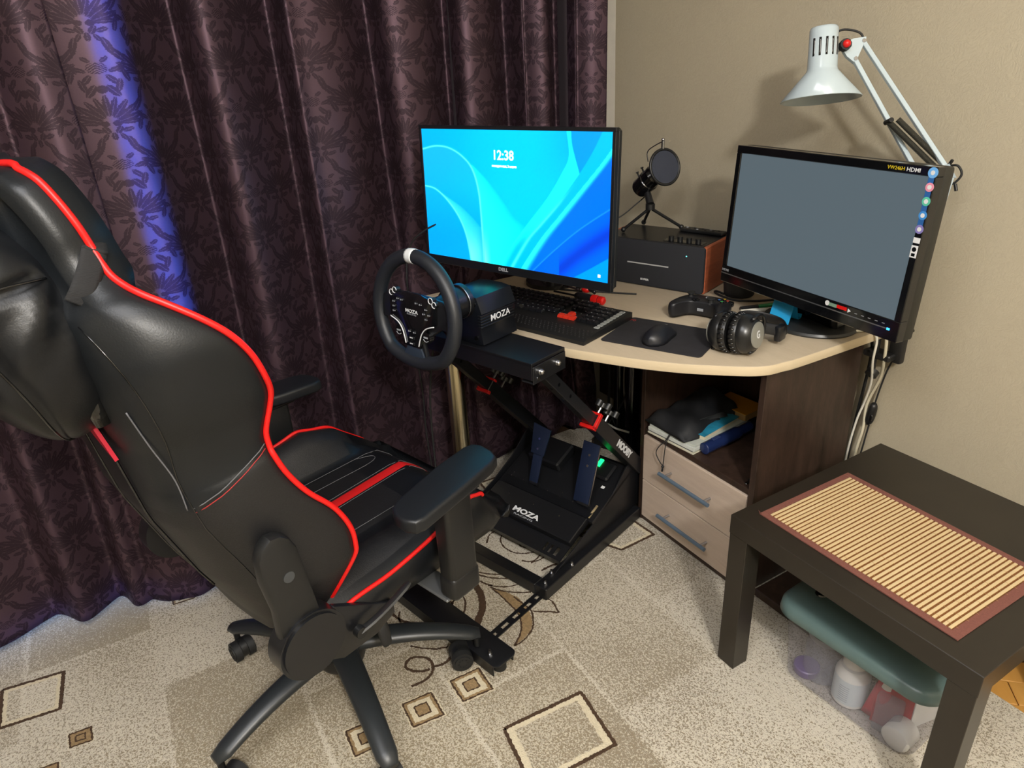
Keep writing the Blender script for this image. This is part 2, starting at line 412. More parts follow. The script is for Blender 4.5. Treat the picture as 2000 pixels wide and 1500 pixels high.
# ------------------------------------------------------------------ curtains
t = NT('aubergine_damask')
uv = t.n('ShaderNodeUVMap').outputs[0]
s_ = t.n('ShaderNodeSeparateXYZ', Vector=uv)
U, V = s_.outputs[0], s_.outputs[1]
PW, PH = .182, .212
wob = t.n('ShaderNodeTexNoise', Vector=uv, Scale=340, Detail=1)
ws = t.n('ShaderNodeSeparateXYZ', Vector=wob.outputs['Color'])
WU = t.math('MULTIPLY', t.math('SUBTRACT', ws.outputs[0], .5), .0045); WV = t.math('MULTIPLY', t.math('SUBTRACT', ws.outputs[1], .5), .0045)
LEAVES = [  # centre x, centre y, half length, half width, angle, vein: one half of the palmette, mirrored
    (0, .135, .034, .008, 90, 1), (.014, .132, .032, .007, 72, 1), (.028, .124, .034, .008, 55, 1), (.043, .116, .038, .009, 40, 1), (.050, .098, .040, .009, 22, 1), (.044, .084, .030, .007, 5, 1),
    (.078, .138, .032, .010, 48, 1), (.094, .164, .026, .009, 72, 1), (.013, .080, .010, .009, 0, 0), (.014, .060, .013, .008, 60, 1), (0, .040, .013, .007, 90, 1), (.020, .038, .013, .006, 120, 1), (.034, .060, .014, .007, 20, 1),
    (0, .185, .013, .012, 0, 0), (.024, .180, .022, .010, 125, 1), (.040, .197, .020, .008, 75, 1), (.028, .214, .018, .008, 130, 1), (0, .248, .024, .017, 0, 2), (.020, .274, .012, .006, 40, 1),
    (.062, .225, .022, .008, 110, 1), (.054, .250, .019, .007, 60, 1), (.088, .096, .020, .007, -25, 1)]
def cellmask(du, dv):
    """a palmette of serrated leaves with pale veins, mirrored about the column axis"""
    u = t.math('SUBTRACT', t.math('FRACT', t.math('ADD', t.math('DIVIDE', U, PW), du)), .5)
    v_ = t.math('FRACT', t.math('ADD', t.math('DIVIDE', V, PH), dv))
    x = t.math('ABSOLUTE', t.math('MULTIPLY', u, PW)); y = t.math('MULTIPLY', v_, PH)
    xw = t.math('ADD', x, WU); yw = t.math('ADD', y, WV); out = None
    for cx, cy, a, b, ang, vein in LEAVES:
        cx, cy, a, b = cx*.70, cy*.71, a*.72, b*.74
        c_, s2 = cos(rad(ang)), sin(rad(ang)); dx = t.math('SUBTRACT', xw, cx); dy = t.math('SUBTRACT', yw, cy)
        p = t.math('MULTIPLY_ADD', dy, s2/a, t.math('MULTIPLY', dx, c_/a)); q = t.math('MULTIPLY_ADD', dy, c_/b, t.math('MULTIPLY', dx, -s2/b))
        e = t.math('SUBTRACT', 1.0, t.math('MULTIPLY_ADD', q, q, t.math('MULTIPLY', p, p)))
        f = t.math('MULTIPLY', e, 7, clamp=True)
        if vein == 1: f = t.math('MULTIPLY', f, t.math('MULTIPLY_ADD', t.math('MULTIPLY', t.math('ABSOLUTE', q), 7, clamp=True), .85, .15))
        if vein == 2: f = t.math('MULTIPLY', f, t.math('GREATER_THAN', t.math('SINE', t.math('MULTIPLY', t.math('ADD', p, q), 16)), -.2))
        out = f if out is None else t.math('MAXIMUM', out, f)
    return out
pat = t.math('MAXIMUM', cellmask(0, 0), cellmask(.5, .5))
fine = t.n('ShaderNodeTexNoise', Vector=uv, Scale=260, Detail=2).outputs[0]
pat = t.math('MULTIPLY', pat, t.math('ADD', .72, t.math('MULTIPLY', fine, .5)), clamp=True)
weave = t.math('SINE', t.math('MULTIPLY', V, 5200))
c1 = t.mix(fine, lin('54414a'), lin('634d56'))
c2 = t.mix(fine, lin('3a2c33'), lin('44353c'))
col = t.mix(pat, c1, c2)
t.set(Base__Color=col, Metallic=.7, Roughness=t.math('ADD', .50, t.math('MULTIPLY', pat, .08)))
t.b.inputs['Sheen Weight'].default_value = .0; t.b.inputs['Sheen Roughness'].default_value = .4
t.bump(t.math('ADD', weave, t.math('MULTIPLY', pat, -2)), .12, .001)
tr = t.n('ShaderNodeBsdfTranslucent', Color=t.mix(pat, lin('7f95d8'), lin('44589c')))
mx = t.n('ShaderNodeMixShader', Fac=.22)
t.t.links.new(t.b.outputs[0], mx.inputs[1]); t.t.links.new(tr.outputs[0], mx.inputs[2])
t.t.links.new(mx.outputs[0], t.t.nodes['Material Output'].inputs[0])
MT['damask'] = t.m
t = NT('unseen_blackout'); t.set(Base__Color=lin('2a2228'), Roughness=.9); MT['unseen_lining'] = t.m
VALX = [  # y0, drift with height, depth, width of the valleys between folds
    (-1.9, 0, .06, .04), (-1.72, 0, .05, .03), (-1.56, .01, .05, .035), (-1.345, 0, .06, .035), (-1.215, .05, .035, .03),
    (-.875, .0, .085, .032), (-.632, .01, .08, .030), (-.48, .02, .03, .025), (-.335, -.02, .065, .028), (-.205, .01, .04, .022),
    (-.112, .01, .06, .022), (0.0, .01, .035, .02), (.104, 0, .075, .026), (.205, 0, .035, .018), (.305, 0, .075, .026), (.40, 0, .03, .02)]
VAL = [(-2.3, 0, .12, 0.110), (-2.0, 0, .12, 0.097), (-1.75, 0, .12, 0.090), (-1.51, .01, .12, 0.076), (-1.335, .02, .14, 0.076), (-1.19, .03, .05, .03),
    (-.865, .0, .175, 0.081), (-.628, .01, .165, 0.077), (-.335, -.02, .15, 0.067),
    (-.115, .01, .15, 0.057), (.100, 0, .165, 0.069), (.205, 0, .06, .018), (.300, 0, .16, 0.063), (.395, 0, .03, .018)]
RID = [(-1.42, .0, .04, .05), (-1.10, 0, .02, .04), (-.965, 0, .03, .030), (-.755, 0, .045, .05), (-.54, 0, .03, .03),  (.16, 0, .02, .02), (.25, 0, .02, .02), (.36, 0, .02, .025)]
def cy_(y, z):
    """the lips of each deep fold lean over its mouth"""
    d = 0
    for y0, dr, a, w in VAL:
        if a > .1: t_ = (y-y0-dr*(z-1.1))/w; d -= .45*w*t_**3*math.exp(-t_*t_/1.15); d += .070*(a/.15)*math.exp(-abs(t_)**1.5)
    return y+d*(.75+.25*min(1, z))
def cx_(y, z):
    x = 0
    for y0, dr, a, w in VAL: x -= a*(.8+.2*min(1, z))*math.exp(-abs((y-y0-dr*(z-1.1))/w)**1.4)
    for y0, dr, a, w in RID: x += a*math.exp(-((y-y0)/w)**2)
    x += .010*sin(y*9+z*1.3)
    low = max(0, .75-z)/.75
    if y < -1.0: x += .045*low
    X = -1.075 + x*.95
    ky = min(1, max(0, (y+.55)/.2)); ky = ky*ky*(3-2*ky)
    kz = (1 if .5 < z < .78 else (max(0, 1-(z-.78)/.35) if z >= .78 else .55+.45*max(0, 1-(.5-z)/.3))); kz = kz*kz*(3-2*kz)
    return X*(1-ky*kz) + (-1.175 + .30*(X+1.075))*ky*kz
def curtain(name, y0, y1, label, xo=0):
    ny = int((y1-y0)/.005); nz = 110; z0, z1 = .012, 2.45
    ys = np.linspace(y0, y1, ny+1); vs = []; uvs = []; s = 0; px = None
    svals = []
    for y in ys:
        x = cx_(y, 1.2)
        if px is not None: s += math.hypot(x-px[0], y-px[1])
        px = (x, y); svals.append(s)
    for j in range(nz+1):
        z = z0 + (z1-z0)*(j/nz)
        for i, y in enumerate(ys):
            hem = (.014+.010*sin(y*7))*(1-j/nz)**8
            vs.append((cx_(y, z)+xo, cy_(y, z), z+hem)); uvs.append((svals[i]+y0, z))
    n = ny+1; fs = [[j*n+i, j*n+i+1, (j+1)*n+i+1, (j+1)*n+i] for j in range(nz) for i in range(ny)]
    me = bpy.data.meshes.new(name); me.from_pydata(vs, [], fs)
    ul = me.uv_layers.new(name='UVMap'); idx = np.zeros(len(me.loops), int); me.loops.foreach_get('vertex_index', idx)
    ul.data.foreach_set('uv', np.array(uvs)[idx].ravel()); me.polygons.foreach_set('use_smooth', [True]*len(fs)); me.materials.append(MT['damask']); me.update()
    o = bpy.data.objects.new(name, me); COL.objects.link(o); tag(o, label, 'curtain')
    md = o.modifiers.new('thickness', 'SOLIDIFY'); md.thickness = .0012; md.offset = -1
    return o
ca = curtain('curtain', -1.075, .475, 'aubergine damask curtain panel hanging behind the wide monitor and the wheel', 0)
cb = curtain('curtain', -2.6, -1.055, 'aubergine damask curtain panel at the left edge, behind the gaming chair', .012)
def unseen_lining(y0, y1, parent):  # unseen sheet added to block light except at the streak gap
    n = max(2, int((y1-y0)/.012)); ys = np.linspace(y0, y1, n); zs = np.linspace(.08, 2.45, 40); vs = []
    for z in zs:
        for y in ys: vs.append((max(WX+.006, cx_(y, z)-.045), cy_(y, z), z))
    fs = [[j*n+i, j*n+i+1, (j+1)*n+i+1, (j+1)*n+i] for j in range(39) for i in range(n-1)]
    return MB().add(vs, fs, None, True).obj('unseen_lining', 'unseen_lining', parent)
unseen_lining(-.915, .40, ca); unseen_lining(-1.06, -1.0, ca); unseen_lining(-2.6, -1.075, cb)

# ------------------------------------------------------------------ desk
def wood(name, c1, c2, stretch, rough=.45, sc=6):
    t = NT(name); v = t.coord(scale=stretch)
    n = t.noise(sc, 5, .6, v, .6); g = t.noise(sc*9, 2, .5, v)
    f = t.math('ADD', t.math('MULTIPLY', n, .7), t.math('MULTIPLY', g, .3))
    t.set(Base__Color=t.ramp(f, (.3, c1), (.7, c2)), Roughness=rough); t.bump(g, .08, .001); return t.m
MT['maple'] = wood('pale_maple_laminate', 'ab9d87', 'b6a892', (1, 6, 6), .38)
MT['maple_edge'] = wood('maple_edge_band', 'c2b294', 'ccbc9f', (1, 1, 12), .35)
MT['drawer_maple'] = wood('drawer_maple', 'b3a192', 'c3b2a2', (1, 6, 10), .4)
MT['wenge'] = wood('dark_wenge_laminate', '1e1610', '43322a', (8, 8, 1), .38, 5)
DH = .735
desk = empty('corner_desk', (-.9, .3, 0), label='corner desk with pale maple top on round metal legs, carrying both monitors', cat='desk')
dk = lambda m, n, mt, **k: m.obj(n, mt, None, **k)
def reparent(o, p):
    o.parent = p; o.matrix_parent_inverse = Matrix.Translation(p.location).inverted() if p.rotation_euler.z == 0 else (Matrix.Translation(p.location) @ Matrix.Rotation(p.rotation_euler.z, 4, 'Z')).inverted()
    return o
front = spl([(-1.135, -.30, 0), (-1.02, -.30, 0), (-.86, -.215, 0), (-.696, -.172, 0), (-.60, -.155, 0), (-.489, -.121, 0), (-.423, -.087, 0), (-.326, -.029, 0), (-.238, .035, 0), (-.17, .10, 0), (-.12, .155, 0), (-.097, .195, 0), (-.09, .24, 0), (-.084, .30, 0), (-.078, .60, 0)], 5)
pts = [(p.x, p.y) for p in front] + [(-1.135, .60)]
m = MB(); m.prism(pts, DH-.026, DH, .0015, None, 2)
for i, (f, vs_) in enumerate(zip(m.f, [1]*len(m.f))):
    zz = [m.v[q][2] for q in f]
    if max(zz)-min(zz) > .01: m.mi[i] = 1
reparent(m.obj('desk_top', ['maple', 'maple_edge']), desk)
def leg(x, y, r, mt, lab):
    m = MB(); m.lathe([(r*1.25, .0), (r*1.25, .012), (r, .022), (r, DH-.035), (r*1.5, DH-.034), (r*1.5, DH-.027)], 32, Matrix.Translation((x, y, .0095)) @ Matrix.Diagonal((1, 1, .985, 1)))
    return reparent(m.obj('leg', mt, label=lab), desk)
leg(-1.0, -.205, .030, mat('brushed_chrome', 'd8cba8', .22, 1), 'bright chrome leg')
leg(-.87, .44, .026, 'gloss_black', 'gloss black leg')
leg(-1.08, .55, .026, 'gloss_black', 'gloss black leg')
m = MB(); m.bb((-1.262, .585, .10), (-.575, .60, DH-.027), .001); reparent(m.obj('dark_back', 'wenge'), desk)  # added dark sheet standing in for the shaded wall and curtain behind
# ------------------------------------------------------------------ drawer cabinet
CX0, CX1, CY0, CY1 = -.572, -.12, .222, .594
cab = empty('drawer_cabinet', (CX0, CY0, 0), label='dark wenge cabinet under the desk with open niche above two pale drawers', cat='cabinet')
def cp(m, n, mt, **k): return reparent(m.obj(n, mt, **k), cab)
top_z = DH-.0275
cp(MB().bb((CX0, CY0, .009), (CX0+.016, CY1, top_z), .0008), 'side_panel', 'wenge')
cp(MB().bb((CX1-.018, CY0-.0, .009), (CX1, CY1, top_z), .0008), 'side_panel', 'wenge')
cp(MB().bb((CX0+.016, CY1-.01, .009), (CX1-.018, CY1, top_z)), 'dark_back', 'wenge')
cp(MB().bb((CX0+.016, CY0+.004, .335), (CX1-.018, CY1-.01, .352), .0008), 'shelf', 'wenge')
cp(MB().bb((CX0+.016, CY0+.004, .009), (CX1-.018, CY0+.02, .03)), 'plinth', 'wenge')
cp(MB().bb((CX0+.016, CY0+.02, .02), (CX1-.018, CY1-.01, .03)), 'bottom_panel', 'wenge')
for z0, z1, hz in ((.17, .331, .255), (.028, .167, .1)):
    d = cp(MB().bb((CX0+.019, CY0-.002, z0), (CX1-.021, CY0+.014, z1), .001), 'drawer', 'drawer_maple')
    h = MB(); y = CY0-.032
    h.cyl((-.447, y, hz), (-.243, y, hz), .006, 16)
    h.cur = 1
    for x in (-.425, -.265): h.cyl((x, y, hz), (x, CY0-.001, hz), .004, 10)
    ho = h.obj('handle', [mat('handle_blue_steel', '66788a', .35, .4), 'steel'], label='round steel bar handle'); ho.parent = d
    ho.matrix_parent_inverse = d.matrix_parent_inverse.inverted() @ Matrix.Identity(4) if False else Matrix.Identity(4)
    ho.matrix_parent_inverse = Matrix.Identity(4)
# dark board lying under the table beside the cabinet
MB().bb((-.10, .246, .0095), (.085, .60, .035), .003).obj('floor_board', 'wenge', label='low dark board lying on the rug beside the cabinet, behind the storage box', cat='board')

# ------------------------------------------------------------------ side table
MT['black_brown'] = wood('black_brown_lacquer', '211d18', '29241d', (1, 1, 1), .34, 3)
st = empty('side_table', (0, 0, 0), label='low square black-brown side table with thick legs in front of the wallpaper', cat='table')
MB().bb((0, 0, .40), (.55, .55, .45), .0012).obj('table_top', 'black_brown', st)
for x in (0.0012, .4988):
    for y in (0.0012, .4988): MB().bb((x, y, .009), (x+.05, y+.05, .40), .001).obj('leg', 'black_brown', st)
# ------------------------------------------------------------------ bamboo placemat
A = Vector((.037, .053, 0)); Bv = Vector((.046, .352, 0)); Cv = Vector((.4825, .043, 0))
ux = (Cv-A); mw = ux.length; ux.normalize(); uy = Vector((-ux.y, ux.x, 0)); mh = .302
pm = empty('placemat', (A.x, A.y, .4502), math.atan2(ux.y, ux.x), label='bamboo slat placemat with brown cloth border on the side table', cat='placemat')
MT['cloth_brown'] = mat('brown_cloth', '6e4238', .85, var=.15, vscale=300, bump=.5, bscale=900, bdist=.0006)
t = NT('bamboo'); oi = t.n('ShaderNodeObjectInfo').outputs['Random']
t.set(Base__Color=t.mix(t.noise(30, 3, .6, t.coord(scale=(3, .25, 1))), t.mix(oi, lin('b89f74'), lin('c9b48c')), t.mix(oi, lin('d2bf98'), lin('c0a77c'))), Roughness=.42); MT['bamboo'] = t.m
m = MB(); m.prism([(0, 0), (mw, 0), (mw, mh), (0, mh)], 0, .0012); 
m.obj('backing_cloth', mat('dark_cord', '6f4318', .8), pm)
m = MB(); b = .014
m.bb((-.001, -.001, 0), (mw+.001, b, .0032), .0006); m.bb((-.001, mh-b, 0), (mw+.001, mh+.001, .0032), .0006); m.bb((-.001, b, 0), (b, mh-b, .0032), .0006); m.bb((mw-b-.004, b, 0), (mw+.001, mh-b, .0032), .0006)
m.add([(-.001, -.001, .003), (.006, .0, .003), (-.004, -.003, .012)], [[0, 1, 2]]); m.obj('border', 'cloth_brown', pm)
ns = 41; pitch = (mw-2*b-.004)/ns
sl = MB(); sl.box((0, 0, .0012), (pitch*.62, mh-2*b-.002, .0024), .0006).obj
sm = MB().box((0, 0, .0012), (pitch*.60, mh-2*b-.002, .0026), .0007).mesh('bamboo_slat'); sm.materials.append(MT['bamboo'])
for i in range(ns):
    o = bpy.data.objects.new('bamboo_slat', sm); COL.objects.link(o); o.parent = pm
    o.location = (b+pitch*(i+.5), mh/2, .0012+random.uniform(0, .0004)); o.rotation_euler = (0, 0, random.uniform(-.003, .003))
m = MB()
for j in range(9):
    y = b+.012+j*(mh-2*b-.024)/8; m.bb((b, y-.0003, .0034), (mw-b, y+.0003, .0039))
m.obj('stitching', mat('pale_brown_thread', 'a47a4c', .8), pm)
# ------------------------------------------------------------------ gaming chair (local: x right, y forward)
MT['leather'] = mat('black_faux_leather', '0f1114', .38, var=.12, vscale=12, bump=.25, bscale=420, bdist=.0006, spec=.4)
MT['leather_side'] = mat('worn_black_leather', '121518', .40, var=.12, vscale=9, bump=.3, bscale=350, bdist=.0006, spec=.4)
t = NT('black_perforated_fabric')
vo = t.n('ShaderNodeTexVoronoi', Vector=t.coord(), Scale=420); vo.feature = 'F1'
t.set(Base__Color=t.mix(t.math('MULTIPLY', vo.outputs[0], 1.3, clamp=True), lin('08080a'), lin('161618')), Roughness=.5); t.bump(vo.outputs[0], .3, .0007); MT['mesh_fabric'] = t.m
MT['piping'] = mat('red_piping', 'd01512', .42, bump=.1)
MT['red_cloth'] = mat('red_leather', 'b81315', .5)
MT['thread'] = mat('red_thread', '8e2020', .7); MT['thread_grey'] = mat('grey_thread', '5b5b5e', .7)
CH = empty('gaming_chair', (-.46, -.835, 0), rad(18), label='black racing style gaming chair with red piping, reclined, seen from its right side', cat='chair')
def cpart(m, n, mt, par=None, **k): return m.obj(n, mt, par or CH, **k)
PIP = [(.20, -.115, .447), (.24, -.1, .511), (.265, -.063, .58), (.27, -.058, .609), (.27, -.063, .653), (.265, -.085, .704), (.26, -.125, .757), (.255, -.151, .805), (.25, -.164, .845), (.245, -.166, .863), (.245, -.166, .892), (.255, -.155, .937), (.265, -.153, .966), (.275, -.162, .999), (.28, -.177, 1.039), (.28, -.2, 1.076), (.27, -.227, 1.105), (.25, -.261, 1.134), (.23, -.283, 1.151), (.205, -.296, 1.165), (.185, -.304, 1.182), (.17, -.309, 1.213), (.165, -.317, 1.246), (.155, -.328, 1.28), (.14, -.339, 1.307), (.11, -.35, 1.322)]
Tn = Vector((0, -.22, .975)); Nb = Vector((0, -.975, -.22))
BL = [(-.20, .40), (-.215, .46), (-.275, .60), (-.325, .75), (-.348, .904), (-.375, 1.05), (-.40, 1.20), (-.40, 1.34), (-.385, 1.40)]
bls = [(Vector((0, y, z)).dot(Tn), Vector((0, y, z)).dot(Nb)) for y, z in BL]
def backd(s): return float(np.interp(s, [a for a, _ in bls], [b for _, b in bls]))
def bring(w, P, kx=1.0, kd=1.0, lift=0):
    s0 = P.dot(Tn); d0 = P.dot(Nb); D = (backd(s0)-d0)*kd
    hk = min(1, max(0, (.235-w)/.05)) ; hk *= min(1, w/.12)*min(1, max(0, (s0-1.10)/.09)); hk = hk*hk*(3-2*hk)
    half = [(0, .055*kd-.085*hk), (w*.45, .05*kd-.085*hk), (w*.68, .022*kd-.062*hk), (w*.9, -.004-.032*hk), (w, 0), (w+.006, .018), (w+.004, .05), (w-.006, D*.55), (w-.028, D*.78), (w*.70, D*.93), (w*.45, D), (w*.2, D+.003), (0, D+.004)]
    full = half + [(-x, d) for x, d in half[-2:0:-1]]
    return [Vector((x*kx, 0, 0)) + Tn*(s0+lift) + Nb*(d0+d) for x, d in full]
PV = [(w, Vector((0, y, z))) for w, y, z in PIP]
# resample smoothly
sp = spl([(w, v.y, v.z) for w, v in PV], 7)
rings = [bring(p[0], Vector((0, p[1], p[2]))) for p in sp]
p0 = sp[0]; rings = [bring(p0[0]*.8, Vector((0, p0[1]-.03, p0[2]-.03)), 1, .6)] + rings
pl_ = sp[-1]; P_ = Vector((0, pl_[1], pl_[2]))
rings += [bring(.088, P_+Vector((0, -.005, .002)), 1, .95), bring(.06, P_+Vector((0, -.012, .004)), 1, .8), bring(.03, P_+Vector((0, -.020, .003)), 1, .5)]
m = MB(); m.loft(rings)
nr = len(rings[0])
for i, f in enumerate(m.f):      # lower part: perforated fabric, side panels: softer leather
    c = sum((Vector(m.v[q]) for q in f), Vector())/len(f)
    if c.z < .870+.58*(c.y+.17): m.mi[i] = 1
m.sm = [True]*len(m.f)
bk = cpart(m, 'backrest', ['leather_side', 'mesh_fabric'])
rp = [Vector((p[0]+.002, p[1], p[2])) for p in sp]
top = [P_+Vector((.075, -.006, .001)), P_+Vector((.04, -.010, .002)), P_+Vector((0, -.012, .002))]
path = rp + [Vector((pl_[0]-.01, pl_[1], pl_[2]+.004))] + top
path = path[::2] + [P_+Vector((0, -.012, .002))]
path = path + [Vector((-p.x, p.y, p.z)) for p in path[::-1][1:]]
cpart(MB().tube(spl(path, 3), .0052, 8), 'piping', 'piping', bk, label='red piping along the edge of the backrest')
def onside(y, z, off=.002, th=.2, xx=None):
    """point on right flank of backrest: height along spine from (y,z), depth fraction th"""
    P = Vector((0, y, z)); s0 = P.dot(Tn)
    S = [Vector((0, p[1], p[2])).dot(Tn) for p in sp]; w = float(np.interp(s0, S, [p[0] for p in sp])); d0 = float(np.interp(s0, S, [Vector((0, p[1], p[2])).dot(Nb) for p in sp]))
    D = backd(s0)-d0; hx = [0, .018, .05, D*.55, D*.78, D*.93, D]; hw = [w, w+.006, w+.004, w-.006, w-.028, w*.7, w*.45]
    d = th*D; return Vector((float(np.interp(d, sorted(hx), hw))+off, 0, 0)) + Tn*s0 + Nb*(d0+d)
for th0, th1, n_, mt_ in ((.04, .80, 'seam', 'thread_grey'), (.05, .80, 'seam', 'thread')):
    dz = 0 if mt_ == 'thread_grey' else -.008
    pts = [onside(-.17+(-.12)*k/10, .873+dz-.07*k/10, .0008, th0+(th1-th0)*k/10) for k in range(11)]
    cpart(MB().tube(pts, .0010, 5), n_, mt_, bk, label='red stitching' if mt_ == 'thread' else None)
pts = [onside(-.3, z, .0006, .80) for z in np.linspace(1.14, .50, 26)]
cpart(MB().tube(pts, .0014, 5), 'seam', 'gloss_black', bk)
pts = [Vector((.095, 0, 0))+Tn*(s_)+Nb*(backd(s_)+.0045) for s_ in np.linspace(.60, 1.15, 24)]
zp = MB(); zp.tube(pts, .0022, 5); cpart(zp, 'zipper', 'gloss_black', bk)
pts = [Vector((-.02, 0, 0))+Tn*(s_)+Nb*(backd(s_)+.0045) for s_ in np.linspace(.52, 1.15, 24)]
cpart(MB().tube(pts, .0022, 5), 'zipper', 'gloss_black', bk)
# pull cord of the cover
c = [onside(-.3, 1.0, .004, .9), onside(-.3, .93, .006, .88), onside(-.3, .86, .006, .82), onside(-.3, .80, .006, .84)]
cpart(MB().tube(spl(c, 6), .0013, 5), 'pull_cord', 'thread_grey', bk)
# slots beside the shoulders
for sx in (1, -1):
    a = Vector((sx*.165, 0, 0))+Tn*1.09+Nb*(backd(1.09)-.002); b = Vector((sx*.15, 0, 0))+Tn*1.015+Nb*(backd(1.015)+.002)
    cpart(MB().tube([a, a.lerp(b, .5), b], [.014, .016, .012], 10, flat=.5), 'belt_slot', 'gloss_black', bk)
m = MB(); s_ = .975; q = lambda x, s, e=.006: Vector((x, 0, 0))+Tn*s+Nb*(backd(s)+e)
vs = [q(.035, 1.045), q(.10, 1.035), q(.125, .94), q(.105, .955), q(.07, .99)]
m.add([v for v in vs]+[v+Nb*.006 for v in vs], [[0, 1, 2, 3, 4], [9, 8, 7, 6, 5]]+[[i, (i+1) % 5, 5+(i+1) % 5, 5+i] for i in range(5)])
cpart(m, 'slot_trim', mat('crimson_trim', 'b0102c', .35), bk, label='crimson slot trim')

# seat
ry = [(-.17, .46), (-.078, .481), (.012, .483), (.112, .498), (.191, .518), (.249, .538), (.285, .53), (.305, .50), (.33, .47), (.365, .44)]
ly = [(-.17, .555), (-.05, .565), (.059, .574), (.139, .588), (.228, .563), (.315, .492), (.34, .47), (.365, .445)]
def zr(y): return float(np.interp(y, *zip(*ry)))
def zl(y): return float(np.interp(y, *zip(*ly)))
def zc(y): return .506 if y < .28 else .506-.9*(y-.28)**1.35*2.2 if y < .37 else .42
SY = [-.175, -.15, -.1, -.04, .02, .08, .14, .19, .23, .26, .285, .31, .33, .35, .37, .385]
rings = []
for y in SY:
    e = 1 if y < .30 else max(.0, 1-((y-.30)/.095)**2)**.5*.12+.88
    L_, R_, c = zl(y), zr(y), zc(y); c = min(c, max(L_, R_)+.02) if y > .3 else c
    bot = .385 if y < .33 else .385+.3*(y-.33)
    r = [(-.20, bot), (-.245, .40+max(0, bot-.385)), (-.262, .45), (-.252, L_-.02), (-.240, L_), (-.215, L_+.006), (-.185, L_-.02), (-.16, c+.004), (-.145, c-.006), (-.13, c-.001), (-.07, c+.002), (0, c+.003), (.07, c+.002), (.13, c-.001), (.145, c-.006), (.17, c+.006), (.205, max(c, R_)+.016), (.238, R_+.014), (.26, R_), (.272, R_-.025), (.272, .44), (.25, .40+max(0, bot-.385)), (.20, bot), (0, bot)]
    if y > .3: r = [(x*e, z) for x, z in r]
    rings.append([Vector((x, y, z)) for x, z in r])
m = MB(); m.loft(rings)
for i, f in enumerate(m.f):
    c = sum((Vector(m.v[q]) for q in f), Vector())/len(f)
    if c.z > .46 and (abs(c.x) < .135 or abs(c.x) > .165) and c.z > zr(c.y)-.01: m.mi[i] = 1
    if .24 < abs(c.x): m.mi[i] = 0
seat = cpart(m, 'seat', ['leather', 'mesh_fabric'])
cpart(MB().tube(spl([(.262, y, zr(y)) for y in (-.14, -.078, .012, .112, .17, .215, .249, .272, .285, .29)] , 5), .0048, 8), 'piping', 'piping', seat, label='red piping on the right bolster')
cpart(MB().tube(spl([(-.243, y, zl(y)) for y in (-.14, -.05, .059, .10, .139, .18, .228, .27, .315, .33)], 5), .0048, 8), 'piping', 'piping', seat, label='red piping on the left bolster')
def strip(x0, x1, y0, y1, h=.003, n=30, dx=0):
    vs = []; 
    for i in range(n+1):
        y = y0+(y1-y0)*i/n; z = zc(y)+.0035+(.0 if abs(x0) < .1 else -.003)
        vs += [(x0+dx*i/n, y, z), ((x0+x1)/2+dx*i/n, y, z+h), (x1+dx*i/n, y, z)]
    fs = []
    for i in range(n): a = i*3; fs += [[a, a+1, a+4, a+3], [a+1, a+2, a+5, a+4]]
    return MB().add(vs, fs, None, True)
cpart(strip(-.002, .026, -.16, .372, dx=-.03), 'seat_stripe', 'red_cloth', seat, label='red stripe down the middle of the seat')
for x, dx in ((-.009, -.03), (.033, -.03), (.113, 0), (-.13, 0)):
    cpart(MB().tube([(x+dx*i/14, -.16+.53*i/14, zc(-.16+.53*i/14)+.0045-(0.003 if abs(x) > .08 else 0)) for i in range(15)], .0008, 5), 'seam', 'thread_grey', seat)
cpart(MB().tube(spl([(-.128, .225, .508), (-.105, .262, .5085), (-.082, .235, .5095), (-.082, .10, .5095), (-.082, -.12, .5095)], 5), .0008, 5), 'seam', 'thread_grey', seat)

# armrests
PAD = [(.312, .02), (.322, .0), (.345, -.014), (.375, -.016), (.395, -.006), (.40, .012), (.384, .13), (.368, .225), (.358, .248), (.335, .26), (.30, .264), (.280, .256), (.274, .235), (.283, .15)]
for sx, lb in ((1, 'armrest nearer the window of light'), (-1, '')):
    pts = [(sx*x, y) for x, y in PAD]; pts = pts if sx > 0 else pts[::-1]
    m = MB(); m.prism(pts, .652, .682, .008, None, 4)
    ar = cpart(m, 'armrest', MT.setdefault('armrest', mat('armrest_foam', '121519', .42, bump=.15, bscale=900, bdist=.0004)))
    m = MB(); m.box((sx*.334, .135, .545), (.045, .074, .225), .010, seg=3); m.box((sx*.334, .135, .425), (.050, .080, .06), .012, seg=3)
    m.box((sx*.334, .13, .645), (.06, .12, .014), .004)
    cpart(m, 'armrest_post', 'black_plastic', ar)
    m = MB(); m.box((sx*.27, .12, .39), (.13, .055, .008), .003); m.box((sx*.334, .135, .392), (.03, .055, .012), .004)
    cpart(m, 'armrest_bracket', mat('worn_steel', '77797a', .45, .7), ar, label='grey steel bracket')
